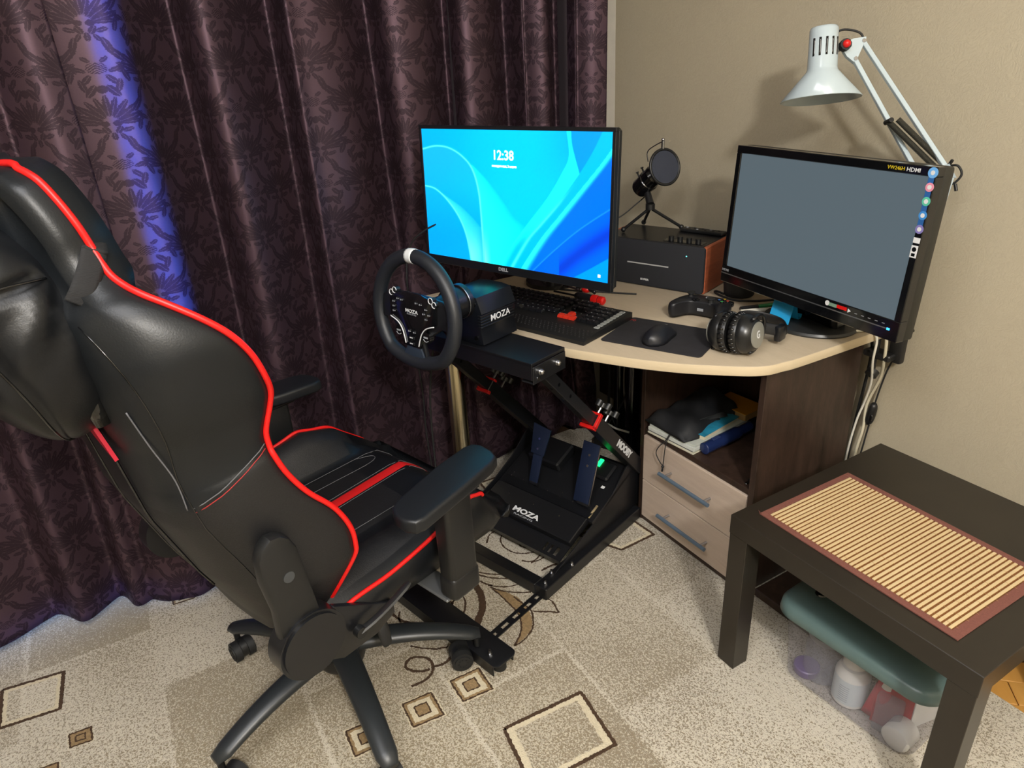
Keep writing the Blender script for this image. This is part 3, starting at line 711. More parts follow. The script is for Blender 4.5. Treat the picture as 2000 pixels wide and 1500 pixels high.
# recliner covers
def poly_x(pts, x0, x1, bev=.004):
    m = MB(); T = Matrix(((0, 0, 1, 0), (1, 0, 0, 0), (0, 1, 0, 0), (0, 0, 0, 1)))
    m.prism(pts, x0, x1, bev, T, 2); return m
for sx in (1, -1):
    a = (.262, .292) if sx > 0 else (-.292, -.262)
    arm = [(-.245, .49), (-.242, .58), (-.252, .65), (-.250, .695), (-.240, .715), (-.222, .727), (-.203, .724), (-.188, .710), (-.178, .685), (-.168, .60), (-.160, .52), (-.160, .49)]
    rc = cpart(poly_x(arm, a[0], a[1], .009), 'recliner_cover', 'black_plastic')
    m = MB(); m.cyl((sx*.255, -.192, .478), (sx*.297, -.192, .478), .068, 40); m.cyl((sx*.297, -.192, .478), (sx*.302, -.192, .478), .062, 40)
    cpart(m, 'recliner_disc', 'satin_black', rc)
    m = MB(); m.cyl((sx*.291, -.206, .640), (sx*.2928, -.206, .640), .0105, 20); cpart(m, 'screw_hole', mat('hole_cap', '45484b', .3, .3), rc)
    pl = [(-.20, .425), (-.13, .38), (-.05, .38), (.0, .40), (.0, .428), (-.04, .452), (-.13, .51), (-.16, .50)]
    cpart(poly_x(pl, a[0]+.002, a[1]-.014, .002), 'hinge_plate', 'satin_black', rc)
m = MB(); m.cyl((.285, -.095, .43), (.30, -.095, .43), .012, 16)
m.tube(spl([(.292, -.095, .43), (.298, -.06, .44), (.30, -.01, .455), (.30, .03, .47)], 5), [.009]*14+[.008, .006], 8, flat=.55); cpart(m, 'recline_lever', 'black_plastic')
# mechanism, gas lift, star base
m = MB(); m.bb((-.11, -.13, .352), (.11, .12, .384), .006); m.bb((-.2, -.16, .372), (.2, -.12, .385), .003); m.bb((-.2, .10, .372), (.2, .14, .385), .003); m.cyl((-.0, .0, .30), (0, 0, .352), .03, 24)
cpart(m, 'tilt_mechanism', 'satin_black')
m = MB(); m.tube(spl([(.09, .02, .362), (.16, .01, .355), (.205, .0, .345)], 4), .006, 8); m.tube(spl([(.20, .0, .35), (.225, -.004, .332), (.236, -.005, .285)], 5), [.012, .013, .014, .014, .014, .014, .014, .014, .013, .012, .009], 10, flat=.5)
cpart(m, 'height_lever', 'rubber')
bcx = Matrix.Rotation(-rad(18), 3, 'Z') @ Vector((.015, .005, 0))
bx, by = bcx.x, bcx.y
m = MB(); m.lathe([(.055, .10), (.06, .115), (.052, .165), (.04, .178), (.032, .183)], 32, Matrix.Translation((bx, by, 0)))
hub = cpart(m, 'base_hub', 'satin_black')
cpart(MB().cyl((bx, by, .165), (0, 0, .31), .026, 24), 'gas_lift', 'black_plastic')
MT['nylon'] = mat('black_nylon', '24282b', .38, bump=.1, bscale=600, bdist=.0004)
for k, ang in enumerate((70, -1, -69, -141, 142)):
    a = rad(ang-18); d = Vector((cos(a), sin(a), 0)); sd = Vector((-sin(a), cos(a), 0)); rings = []
    for i in range(13):
        f = i/12; r = .03+.315*f; zt = .168-.060*f**2.3; w = .033-.010*f; hh = .042-.014*f
        if i == 12: w *= .7; hh *= .7; 
        c = Vector((bx, by, 0))+d*r+Vector((0, 0, zt-hh/2))
        rings.append([c+sd*(w*cos(q))*(1.0)+Vector((0, 0, hh/2*sin(q)*(1 if sin(q) > 0 else .9))) for q in [2*PI*j/16 for j in range(16)]])
    lg = cpart(MB().loft(rings), 'base_leg', 'nylon')
    ct = Vector((bx, by, 0))+d*.335; an = (rad(148) if k == 0 else a+rad((40, 100, 20, 65, 80)[k])); wd = Vector((cos(an), sin(an), 0)); wf = Vector((-wd.y, wd.x, 0))
    m = MB(); z0 = .037; off = wf*(.045 if k == 0 else .018)
    m.cyl(ct+Vector((0, 0, .058)), ct+Vector((0, 0, .098)), .008, 12)
    m.cyl(ct+off+wd*-.008+Vector((0, 0, z0+.004)), ct+off+wd*.008+Vector((0, 0, z0+.004)), .026, 20)
    m.cur = 1
    for s in (-1, 1):
        m.cyl(ct+off+wd*(s*.009)+Vector((0, 0, z0)), ct+off+wd*(s*.026)+Vector((0, 0, z0)), .0275, 24)
        m.cyl(ct+off+wd*(s*.026)+Vector((0, 0, z0)), ct+off+wd*(s*.029)+Vector((0, 0, z0)), .021, 24)
        for q in range(8):
            b_ = 2*PI*q/8; pz = ct+off+wd*(s*.029)+wf*(.012*cos(b_))+Vector((0, 0, z0+.012*sin(b_))); m.box(pz, (.003, .003, .003), 0)
    cpart(m, 'castor', ['black_plastic', 'rubber'], lg)

# neck pillow strapped to the back of the headrest
pc_ = Vector((.048, -.412, 1.104))
def pil(p):
    rr = []
    for j in range(61):
        f = -1+2*j/60; ee = math.copysign(abs(f)**.75, f); s = ee*.186
        k = max(0, 1-abs(ee)**2.4)**.5
        w = .150*k*(1.0+.05*ee); th = .088*k*(1+.10*cos(3*ee))
        ring = []
        for q in range(72):
            a = 2*PI*q/72; x = w*math.copysign(abs(cos(a))**.75, cos(a)); d = th*math.copysign(abs(sin(a))**.8, sin(a))
            # creases running to the cross seam
            aa = rad(38-14*math.sin(PI*(.40-ee)/1.36)) if ee < .4 else rad(38)
            cr = .08*math.exp(-((a-aa)/.16)**2) + .07*math.exp(-((ee-.44)/.05)**2)*(1 if -.6 < (a if a < PI else a-2*PI) < 2 else 0)
            fo = .035*sin(9*a+14*ee)*math.exp(-((ee-.15)/.28)**2)*(1 if cos(a) > -.2 else 0)
            x *= 1-cr+fo; d *= 1-cr+fo
            ring.append(p+Vector((x, 0, 0))+Tn*s+Nb*(d))
        rr.append(ring)
    return rr
ro = empty('neck_pillow', (-.46, -.835, 0), rad(18), label='black leather neck pillow hanging on the back of the gaming chair', cat='pillow')
m = MB(); m.loft(pil(pc_)); m.obj('cushion', 'leather', ro)
m = MB()
for sgn in (1,):
    A_ = [onside(-.3, z, .004, th) for z, th in ((1.165, .62), (1.178, .45), (1.19, .28), (1.203, .12), (1.212, .02), (1.216, -.02))]
    A_ += [Vector((.15, -.30, 1.222)), Vector((.11, -.30, 1.225))]
    m.tube(spl(A_, 6), .0165, 10, flat=.12, up=(1, -.1, .2))
m.obj('strap', mat('elastic_band', '111112', .8, bump=.4, bscale=60, bdist=.002, stretch=(1, 1, 20)), ro, label='black elastic strap round the neck of the backrest')
def psurf(ee, a, k=1.015):
    kk = max(0, 1-abs(ee)**2.4)**.5; w = .150*kk*(1.0+.05*ee)*k; th = .088*kk*(1+.10*cos(3*ee))*k
    return pc_+Vector((w*math.copysign(abs(cos(a))**.75, cos(a)), 0, 0))+Tn*(ee*.186)+Nb*(th*math.copysign(abs(sin(a))**.8, sin(a)))
for pts in ([psurf(.40-1.36*k/20, rad(38-14*math.sin(PI*k/20))) for k in range(21)], [psurf(.40+.12*math.sin(PI*k/20), rad(-35+150*k/20)) for k in range(21)],
            [psurf(.40+.55*k/14, rad(38+20*k/14)) for k in range(15)], [psurf(.40-.9*k/14, rad(38+60*k/14)) for k in range(15)]):
    MB().tube(pts, .0018, 5).obj('seam', 'gloss_black', ro)
# ------------------------------------------------------------------ wheel stand (same heading as the chair)
OR = (-.46, -.835, 0)
WS = empty('wheel_stand', OR, rad(18), label='black steel wheel stand of square tubes with red clamps, standing on the rug', cat='stand')
def wp(m, n, mt='dark_metal', par=None, **k): return m.obj(n, mt, par or WS, **k)
Zr = .0092
for s in (1, -1): wp(MB().bb((s*.19, .535, Zr+.003), (s*.232, 1.035, Zr+.043), .002), 'base_rail')
wp(MB().bb((-.19, .535, Zr+.004), (.19, .572, Zr+.042), .002), 'cross_rail')
wp(MB().bb((-.19, .995, Zr+.004), (.19, 1.033, Zr+.042), .002), 'cross_rail')
# slotted rear foot, a little askew, and the slotted spacer
a0 = Vector((-.30, .225, 0)); T = Matrix.Translation((.30, .243, 0)) @ Matrix.Rotation(rad(176.5), 4, 'Z')
m = MB(); m.prism(rrect(.60, .075, .016, 5, .29, -.036)[:], Zr+.038, Zr+.043, .001, T)
m.box((.29, -.002, Zr+.022), (.57, .004, .036), .001, T); m.box((.29, -.071, Zr+.022), (.57, .004, .036), .001, T)
ft = wp(m, 'foot_bar')
m = MB(); m.cyl(T @ Vector((.02, -.036, Zr-.001)), T @ Vector((.02, -.036, Zr+.02)), .018, 20); wp(m, 'foot_pad', 'rubber', ft)
m = MB(); m.cyl(T @ Vector((.035, -.02, Zr+.043)), T @ Vector((.035, -.02, Zr+.058)), .0038, 10); m.cyl(T @ Vector((.035, -.02, Zr+.043)), T @ Vector((.035, -.02, Zr+.047)), .007, 6); wp(m, 'bolt', 'steel', ft)
b = bmesh.new()
def slotted(x0, x1, y0, y1, z, th, slots, T=None):
    """flat bar along y with lengthwise slots"""
    m = MB(); ys = [y0]
    for a_, b_ in slots: ys += [a_, b_]
    ys.append(y1); w = (x1-x0)
    for i in range(0, len(ys), 2): m.bb((x0, ys[i], z), (x1, ys[i+1], z+th), 0, T)
    for a_, b_ in slots:
        m.bb((x0, a_, z), (x0+w*.3, b_, z+th), 0, T); m.bb((x1-w*.3, a_, z), (x1, b_, z+th), 0, T)
    return m
sl_ = [(.33+.048*i, .358+.048*i) for i in range(5)]
wp(slotted(.186, .214, .29, .56, Zr+.0, .004, sl_), 'spacer_bar')
m = MB(); 
for p_ in ((.212, .555), (.2, .60), (.225, .665)):
    m.cyl((p_[0], p_[1], Zr+.043), (p_[0], p_[1], Zr+.056), .004, 10); m.cyl((p_[0], p_[1], Zr+.043), (p_[0], p_[1], Zr+.048), .007, 6)
wp(m, 'bolt', 'steel')
# inclined pedal plate
PE = Vector((0, .935, .355)); PN = Vector((0, -.355, .935)); P0 = Vector((0, .655, .058))
TP = frame(P0, (1, 0, 0), PE)
m = MB()
def slotrow(m, y0, y1, x0, x1, holes, z0, z1, T):
    xs = [x0]
    for a_, b_ in holes: xs += [a_, b_]
    xs.append(x1)
    for i in range(0, len(xs), 2): m.bb((xs[i], y0, z0), (xs[i+1], y1, z1), 0, T)
hs_ = [(-.152, -.139), (-.128, -.119), (-.110, -.101), (.114, .123), (.133, .142), (.155, .168)]
m.bb((-.19, -.005, -.003), (.19, .006, .001), 0, TP); slotrow(m, .006, .036, -.19, .19, hs_, -.003, .001, TP); m.bb((-.19, .036, -.003), (.19, .40, .001), 0, TP)
m.bb((-.19, -.005, -.02), (.19, -.002, -.003), 0, TP)
wp(m, 'pedal_plate')
# triangular side cheeks
for s in (1, -1):
    pts = [(.60, .052), (1.075, .052), (1.075, .20), (1.05, .235), (.98, .23), (.90, .165), (.80, .115), (.66, .07)]
    mm = poly_x(pts, s*.205 if s > 0 else -.21, .21 if s > 0 else -.205, .001); wp(mm, 'side_cheek')
# inclined uprights
ua, ub = Vector((0, 1.055, .19)), Vector((0, .585, .708))
for s in (1, -1):
    d = (ub-ua).normalized(); X = Vector((1, 0, 0)); Tt = frame(ua+Vector((s*.205, 0, 0)), X, d)
    L_ = (ub-ua).length
    up = wp(MB().bb((-.021, 0, -.021), (.021, L_*.56, .021), .002, Tt), 'upright')
    wp(MB().bb((-.016, L_*.5, -.016), (.016, L_, .016), .0015, Tt), 'inner_tube', 'dark_metal', up)
    m = MB()
    for q in (.80, .90):
        m.cyl(Tt @ Vector((-.017, L_*q, 0)), Tt @ Vector((.0165, L_*q, 0)), .005, 10)
        m.cyl(Tt @ Vector((0, L_*q, -.0168)), Tt @ Vector((0, L_*q, .0168)), .005, 10)
    wp(m, 'adjusting_hole', 'gloss_black', up)
    m = MB(); q = L_*.555
    m.bb((-.026, q-.008, .016), (.026, q+.006, .026), .001, Tt); m.bb((.018 if s > 0 else -.026, q-.008, -.022), (.026 if s > 0 else -.018, q+.006, .024), .001, Tt)
    m.bb((-.026, q-.008, -.026), (.026, q+.006, -.019), .001, Tt)
    wp(m, 'clamp_collar', 'red', up, label='red clamp collar')
    for q2, dz in ((L_*.54, .0), (L_*.46, 0)):
        m = MB(); base = Tt @ Vector((.004, q2, -.021)); nrm = (Tt.to_3x3() @ Vector((0, 0, -1))).normalized()
        nrm = (nrm+Vector((.15, 0, .2))).normalized(); m.cur = 1; m.cyl(base, base+nrm*.03, .004, 8); m.cur = 0
        c = base+nrm*.034
        for k in range(3):
            a = 2*PI*k/3+.4; o = Vector((cos(a), sin(a)*abs(nrm.z), -sin(a)*nrm.y)).normalized()*.018 if False else (Vector((1, 0, 0))*cos(a)+nrm.cross(Vector((1, 0, 0))).normalized()*sin(a))*.017
            m.cyl(c+o-nrm*.008, c+o+nrm*.010, .010, 14)
        m.cyl(c-nrm*.006, c+nrm*.006, .014, 14)
        wp(m, 'clamp_knob', ['black_plastic', 'steel'], up)
d = (ub-ua).normalized(); Tt = frame(ua+Vector((.205, 0, 0)), (1, 0, 0), d)
TL = frame(Tt @ Vector((.0214, (ub-ua).length*.25, -.001)), -d, Vector((0, .74, .67)))
text('lettering', 'MOOBY', .030, TL, 'white_ink', WS, .0003, .0016, 1.02, label='white lettering MOOBY')
# wheel deck
m = MB(); m.bb((-.235, .512, .752), (.235, .642, .7605), .001); m.bb((-.235, .512, .715), (.235, .5155, .756), .001); m.bb((-.235, .6385, .725), (.235, .642, .756), .001)
dkk = wp(m, 'wheel_deck')
for s in (1, -1):
    m = MB(); x0, x1 = (s*.236, s*.2395)
    m.bb((x0, .512, .708), (x1, .638, .752), .001); m.bb((s*.20, .512, .706), (x1, .638, .7095), .001); wp(m, 'bracket')
    m = MB()
    for y in (.535, .60): m.cyl((x1, y, .735), (x1+s*.006, y, .735), .0095, 20); m.sphere((x1+s*.007, y, .735), .007, 12)
    m.cyl((x1, .530, .718), (x1+s*.002, .530, .718), .0055, 16); wp(m, 'bolt', 'steel')
wz = .7615
# ------------------------------------------------------------------ pedals
PD = empty('pedal_set', OR, rad(18), label='black two pedal set with white lettering and a green light, bolted on the wheel stand', cat='pedals')
q0 = P0+PN*.0025; TQ = frame(q0, (1, 0, 0), PE)
m = MB(); m.bb((-.168, .052, 0), (.195, .150, .026), .002, TQ); m.bb((-.168, .150, 0), (.21, .385, .012), .001, TQ)
m.add([TQ @ Vector(v) for v in ((-.168, .150, .026), (.195, .150, .026), (.195, .19, .012), (-.168, .19, .012))], [[0, 1, 2, 3]])
m.bb((-.13, .27, .012), (-.0, .37, .05), .006, TQ); m.bb((.06, .30, .012), (.17, .37, .03), .006, TQ)
pb = m.obj('pedal_base', 'dark_metal', PD)
m = MB()
for i in range(7):
    for y in (.165, .19, .118 if i % 2 else .205): 
        m.cyl(TQ @ Vector((-.15+i*.052, y, .0125 if y > .15 else .026)), TQ @ Vector((-.15+i*.052, y, .0135 if y > .15 else .0265)), .0024, 8)
m.obj('screw', 'steel', pb)
text('lettering', 'MOZA', .024, TQ @ Matrix.Translation((.005, .078, .0264)), 'white_ink', PD, .0002, .0009, 1.5, label='white lettering MOZA')
text('lettering', 'RACING', .008, TQ @ Matrix.Translation((.005, .062, .0264)), 'gray_ink', PD, .0002, .0002, 2.6)
MB().bb((.108, .335, .0305), (.122, .365, .035), .001, TQ).obj('status_light', emis('green_led', '12e868', 3.2), PD, label='lit green status light')
MB().bb((.16, .275, .012), (.172, .285, .0125), 0, TQ).obj('sticker', 'white_ink', PD)
m = MB(); m.tube([TQ @ Vector((.19, .16, .0135)), TQ @ Vector((.19, .21, .0135))], .004, 8); m.obj('adjusting_slot', mat('slot_cream', '8d7f60', .8), PD)
MT['pedal_lit_blue'] = mat('screen_lit_pedal', '1c2740', .4, .3)  # blue light of the monitor put into the pedal colour
def pedal(b0, t0, w0, w1, pad):
    b0, t0 = Vector(b0), Vector(t0); d = t0-b0; T = frame(b0, (1, 0, 0), d); L_ = d.length
    arm = [(-w0/2, 0), (w0/2, 0), (w1/2, L_*(.55 if pad else 1)), (-w1/2, L_*(.55 if pad else 1))]
    p = MB().prism(arm, -.004, .0, .0005, T).obj('pedal_arm', 'pedal_lit_blue', PD)
    if pad:
        pts = [(-.026, L_*.52), (.026, L_*.52), (.038, L_*1.0), (-.034, L_*1.04)]
        MB().prism(pts, .0, .006, .001, T).obj('pedal_face', 'pedal_lit_blue', p)
    m = MB()
    for yy in (.80, .62): m.cyl(T @ Vector((0, L_*yy, .0001 if not pad else .006)), T @ Vector((0, L_*yy, .0018 if not pad else .0075)), .0042, 12)
    m.obj('bolt', 'steel', p)
    m = MB(); m.cyl(T @ Vector((-.012, -.002, -.006)), T @ Vector((w0/2+.004, -.002, -.006)), .008, 14); m.obj('pivot', 'satin_black', p)
    if not pad: MB().bb((w1/2, 0, -.004), (w1/2+.0015, L_, .0004), 0, T).obj('bright_edge', 'steel', p)
pedal((-.052, .823, .150), (-.050, .885, .330), .034, .038, True)
pedal((.140, .825, .150), (.138, .890, .335), .056, .062, False)

# ------------------------------------------------------------------ racing wheel
RW = empty('racing_wheel', OR, rad(18), label='black racing steering wheel with white top mark on its direct drive base', cat='steering wheel')
MT['wheel_grip'] = mat('wheel_grip_leather', '1e2126', .45, bump=.4, bscale=700, bdist=.0006)
MT['base_metal'] = mat('anodised_base', '15181e', .3, .3)
bx0, bx1, by0, by1 = -.083, .083, .527, .656
prof = [(-.066, wz), (.066, wz), (.083, wz+.004), (.074, wz+.05), (.078, wz+.058), (.078, wz+.088), (.083, wz+.094), (.064, wz+.138), (.045, wz+.14), (.03, wz+.142), (-.03, wz+.142), (-.045, wz+.14), (-.064, wz+.138), (-.083, wz+.094), (-.078, wz+.088), (-.078, wz+.058), (-.074, wz+.05), (-.083, wz+.004)]
m = MB(); Ty = Matrix(((1, 0, 0, 0), (0, 0, 1, 0), (0, 1, 0, 0), (0, 0, 0, 1)))
m.prism([(x*.84-.004, wz+(z-wz)*.91) for x, z in prof], by0, by1, .002, Ty); body = m.obj('base_body', 'base_metal', RW)
m = MB()
for s in (1, -1):
    for k in range(5): m.bb((s*.056-.004, by0-.002, wz+.048+k*.0075), (s*.0675-.004, by1-.006, wz+.0515+k*.0075), .0006)
m.obj('cooling_fin', 'dark_metal', body)
m = MB()
for x in (-.050, .042):
    for z in (wz+.018, wz+.108): m.cyl((x, by0+.001, z), (x, by0-.0025, z), .006, 12)
m.obj('screw', 'gloss_black', body)
for k, (dx, s_) in enumerate(((0, 'MOZA'),)):
    text('lettering', 'MOZA', .024, frame((.0640, (by0+by1)/2+.005, wz+.0655), (0, 1, 0), (0, 0, 1)), 'white_ink', body, .0002, .0003, 1.05, label='white lettering on the cooling fins')
text('lettering', 'MOZA', .013, frame((.0, by0-.0006, wz+.120), (1, 0, 0), (0, 0, 1)), 'white_ink', body, .0002, .0002, 1.3)
m = MB(); m.lathe([(.045, 0), (.045, .012), (.040, .014), (.038, .05), (.032, .055), (.030, .09)], 36, frame((-.0, by0, .873), (1, 0, 0), (0, 0, 1)))
m.obj('shaft', 'satin_black', body)
m = MB(); m.tube([(.043*cos(2*PI*i/36), by0-.013, .873+.043*sin(2*PI*i/36)) for i in range(36)], .0022, 6, True); m.obj('shaft_ring', mat('ring_metal', '8a8f99', .25, 1), body)
m = MB(); m.bb((-.02, by1, wz+.03), (.04, by1+.01, wz+.1), .002); m.obj('rear_cover', 'satin_black', body)
wc = Vector((-.040, .405, .866)); R_ = .138
tilt = Matrix.Translation(wc) @ Matrix.Rotation(rad(-6), 4, 'X')
def rimp(a):
    x = R_*cos(a); z = R_*1.02*sin(a); 
    if z < -.100: z = -.100-(abs(z)-.100)*.55
    return Vector((x, 0, z))
m = MB(); n = 96; m.tube([tilt @ rimp(2*PI*i/n) for i in range(n)], .0178, 16, True, up=(0, 1, 0)); rim = m.obj('rim', 'wheel_grip', RW)
m = MB(); m.tube([tilt @ (rimp(PI/2+.03+.042*i-.08)) for i in range(5)], .0184, 16, up=(0, 1, 0)); m.obj('top_mark', mat('white_grip_mark', 'd8dcdc', .5), rim, label='white twelve o clock mark')
def yplane(pts, y0, y1, bev, T=tilt):
    m = MB(); m.prism(pts, y0, y1, bev, T @ Matrix(((1, 0, 0, 0), (0, 0, 1, 0), (0, 1, 0, 0), (0, 0, 0, 1)))); return m
spk = [(-.130, .026), (-.130, -.026), (-.095, -.024), (-.026, -.066), (-.046, -.122), (.046, -.122), (.028, -.066), (.095, -.022), (.130, -.026), (.130, .026), (.098, .045), (.03, .05), (-.03, .05), (-.098, .045)]
yplane(spk, -.004, .010, .003).obj('spoke', 'satin_black', RW)
yplane([(-.024, -.083), (.026, -.083), (.045, -.119), (-.045, -.119)], -.009, -.004, .001).obj('spoke_cover', mat('slate_spoke', '27303c', .4), RW)
face = [(-.062, .046), (-.082, .034), (-.082, -.012), (-.06, -.022), (-.032, -.05), (-.024, -.082), (.026, -.082), (.034, -.05), (.062, -.022), (.084, -.012), (.084, .034), (.064, .046), (.03, .052), (-.03, .052)]
fc = yplane(face, -.012, -.003, .002).obj('button_plate', 'gloss_black', RW)
for s in (1, -1):
    m = MB(); m.tube([tilt @ Vector((x, -.0132, z)) for x, z in [(p.x, p.y) for p in spl([(s*.080, -.016, 0), (s*.052, -.026, 0), (s*.036, -.042, 0), (s*.028, -.062, 0), (s*.024, -.076, 0)], 6)]], .0016, 6)
    m.obj('trim_line', 'white_ink', fc)
def ring(m, x, z, r, y=-.0145, a0=0, a1=1.6*PI, w=.0011): m.tube([tilt @ Vector((x+r*cos(a0+(a1-a0)*i/16), y, z+r*sin(a0+(a1-a0)*i/16))) for i in range(17)], w, 5)
for x, z, r in ((-.073, .045, .0075), (-.061, .052, .0075), (.070, .046, .0075), (.082, .038, .0075)):
    m = MB(); c = tilt @ Vector((x, 0, z)); dv = (tilt.to_3x3() @ Vector((0, -1, 0)))
    m.cyl(c, c+dv*.013, r, 18); m.cur = 1; ring(m, x, z, r*.95, -.0135); m.obj('rotary_knob', ['black_plastic', 'white_ink'], fc)
for x, z in ((-.048, -.048), (.052, -.048)):
    m = MB(); c = tilt @ Vector((x, 0, z)); dv = (tilt.to_3x3() @ Vector((0, -1, 0))); m.cyl(c, c+dv*.014, .0135, 24); m.cur = 1; ring(m, x, z, .010, -.0143, 3.6, 5.6)
    m.bb((x-.008, -.0150, z-.0015), (x+.006, -.0140, z+.0025), 0, tilt); m.obj('thumb_encoder', ['gloss_black', 'gray_ink'], fc)
for x, z in ((-.05, .033), (-.036, .032), (.018, .032), (.033, .031), (.052, .022), (.044, .010), (.062, .010), (.052, -.002), (-.066, .012), (-.066, .024), (-.066, 0), (-.01, -.042), (.008, -.043)):
    m = MB(); c = tilt @ Vector((x, 0, z)); dv = (tilt.to_3x3() @ Vector((0, -1, 0))); m.cyl(c, c+dv*.0145, .0045, 14); m.cur = 1
    m.bb((x+.003, -.0150, z-.001), (x+.007, -.0140, z+.0006), 0, tilt); m.bb((x-.002, -.0152, z-.002), (x+.001, -.0142, z+.0015), 0, tilt); m.obj('button', ['satin_black', 'gray_ink'], fc)
for z in (-.058, -.073):
    m = MB(); m.bb((-.010, -.0150, z-.0035), (.010, -.012, z+.0035), .0006, tilt); m.cur = 1; m.bb((-.007, -.0153, z-.0012), (.004, -.0149, z+.0012), 0, tilt); m.obj('button', ['satin_black', 'white_ink'], fc)
text('lettering', 'MOZA', .012, frame(tilt @ Vector((0, -.0128, .008)), (1, 0, 0), tilt.to_3x3() @ Vector((0, 0, 1))), 'white_ink', fc, .0002, .0003, 1.3)
text('lettering', 'RACING', .0055, frame(tilt @ Vector((0, -.0128, .0005)), (1, 0, 0), tilt.to_3x3() @ Vector((0, 0, 1))), 'gray_ink', fc, .0001, .0001, 1.7)
for s in (1, -1):
    m = MB(); m.prism([(s*.03, .03), (s*.11, .045), (s*.125, .03), (s*.12, -.03), (s*.08, -.045), (s*.03, -.02)][::s], .028, .031, .0005, tilt @ Matrix(((1, 0, 0, 0), (0, 0, 1, 0), (0, 1, 0, 0), (0, 0, 0, 1)))); m.obj('shift_paddle', 'satin_black', RW)
m = MB(); m.cyl(tilt @ Vector((0, .01, 0)), tilt @ Vector((0, .05, 0)), .034, 28); m.obj('quick_release', 'satin_black', RW)
# ------------------------------------------------------------------ wide monitor showing the lock screen
def mframe(c, yaw, tilt):
    a, t_ = rad(yaw), rad(tilt); wd = Vector((cos(a), sin(a), 0)); n = Vector((sin(a), -cos(a), 0)); z = Vector((0, 0, 1))
    up = z*cos(t_)-n*sin(t_); nn = n*cos(t_)+z*sin(t_)
    return Matrix(((wd.x, up.x, nn.x, c[0]), (wd.y, up.y, nn.y, c[1]), (wd.z, up.z, nn.z, c[2]), (0, 0, 0, 1)))
def rootm(name, T, **k):
    o = empty(name, **k); o.matrix_world = T; return o
DW, DHh = .597, .336
TD = mframe((-.647, -.169, 1.094), 20.3, 3.0)
dl = rootm('monitor', TD, label='wide black monitor showing a blue lock screen that reads 12:38', cat='monitor')
m = MB()
o_, i_ = (DW/2+.009, DHh/2+.009, -DHh/2-.022), (DW/2, DHh/2)
for lo, hi in (((-o_[0], i_[1], -.012), (o_[0], o_[1], .002)), ((-o_[0], o_[2], -.012), (o_[0], -i_[1], .002)), ((-o_[0], -i_[1], -.012), (-i_[0], i_[1], .002)), ((i_[0], -i_[1], -.012), (o_[0], i_[1], .002))): m.bb(lo, hi, .0008)
m.obj('bezel', 'satin_black', dl)
m = MB(); m.box((0, -.006, -.022), (DW+.014, DHh+.026, .022), .006); m.box((0, -.03, -.045), (.30, .22, .035), .012, seg=3); m.obj('back_housing', 'black_plastic', dl)
nx, ny = 420, 236
H_ = np.array([[0, 0], [1, 0], [1, 1], [0, 1]], float); Q_ = np.array([[90, 120], [1550, 150], [1520, 1310], [155, 1085]], float)
A_ = []; B_ = []
for (u, v), (x, y) in zip(H_, Q_):
    A_ += [[u, v, 1, 0, 0, 0, -u*x, -v*x], [0, 0, 0, u, v, 1, -u*y, -v*y]]; B_ += [x, y]
hh = np.append(np.linalg.solve(np.array(A_), np.array(B_)), 1).reshape(3, 3)
uu, vv = np.meshgrid(np.linspace(0, 1, nx+1), np.linspace(0, 1, ny+1))
w_ = hh[2, 0]*uu+hh[2, 1]*vv+1; px = (hh[0, 0]*uu+hh[0, 1]*vv+hh[0, 2])/w_; py = (hh[1, 0]*uu+hh[1, 1]*vv+hh[1, 2])/w_
def sm(x): x = np.clip(x, 0, 1); return x*x*(3-2*x)
def curve(p, x, by='x'):
    a = np.array(p, float)
    if by == 'x': return np.interp(x, a[:, 0], a[:, 1])
    return np.interp(x, a[:, 1], a[:, 0])
def dense(p): return [(q.x, q.y) for q in spl([(a, b, 0) for a, b in p], 10)]
rgb = np.zeros(px.shape+(3,)); rgb[:] = (0, 172, 255)
f = sm((px-100)/700)[..., None]; rgb = rgb*(1-f)+np.array((0, 196, 255.))*f
f = sm((px-900)/500)[..., None]*sm((700-py)/500)[..., None]*.6; rgb = rgb*(1-f)+np.array((0, 150, 255.))*f
def over(mask, col):
    global rgb
    rgb = rgb*(1-mask[..., None])+np.array(col, float)*mask[..., None]
C1 = dense([(60, 290), (105, 275), (200, 253), (300, 268), (400, 330), (480, 430), (530, 600), (556, 850), (580, 1200)])
C3 = dense([(100, 556), (120, 560), (200, 585), (290, 670), (380, 800), (440, 950), (478, 1150)])
def inside(C, x, y, s=9): 
    yc = curve(C, x); sl = np.abs(np.gradient(yc, axis=1)/np.maximum(np.gradient(x, axis=1), 1e-6)); return (y-yc)/np.sqrt(1+sl**2)
d1 = inside(C1, px, py); in1 = sm(d1/6)*(px < 582)
over(in1*sm((900-py)/700)*.5, (40, 175, 250)); over(in1*sm((py-500)/500)*.5, (0, 140, 245))
# petal right of C1
C2 = dense([(480, 395), (600, 520), (720, 680), (800, 800), (900, 900), (960, 1100)])
x1 = curve([(b, a) for a, b in C1], py) if False else curve(C1[35:], py, 'y'); x2 = curve(C2, py, 'y')
pm_ = (py > 400)*sm((px-x1)/5)*np.clip((x2-px)/np.maximum(x2-x1, 30), 0, 1)**.6
over(pm_, (30, 255, 255)); over(pm_*sm((py-850)/300)*sm((px-x1)/10)*np.clip((x1+55-px)/50, 0, 1), (120, 255, 240))
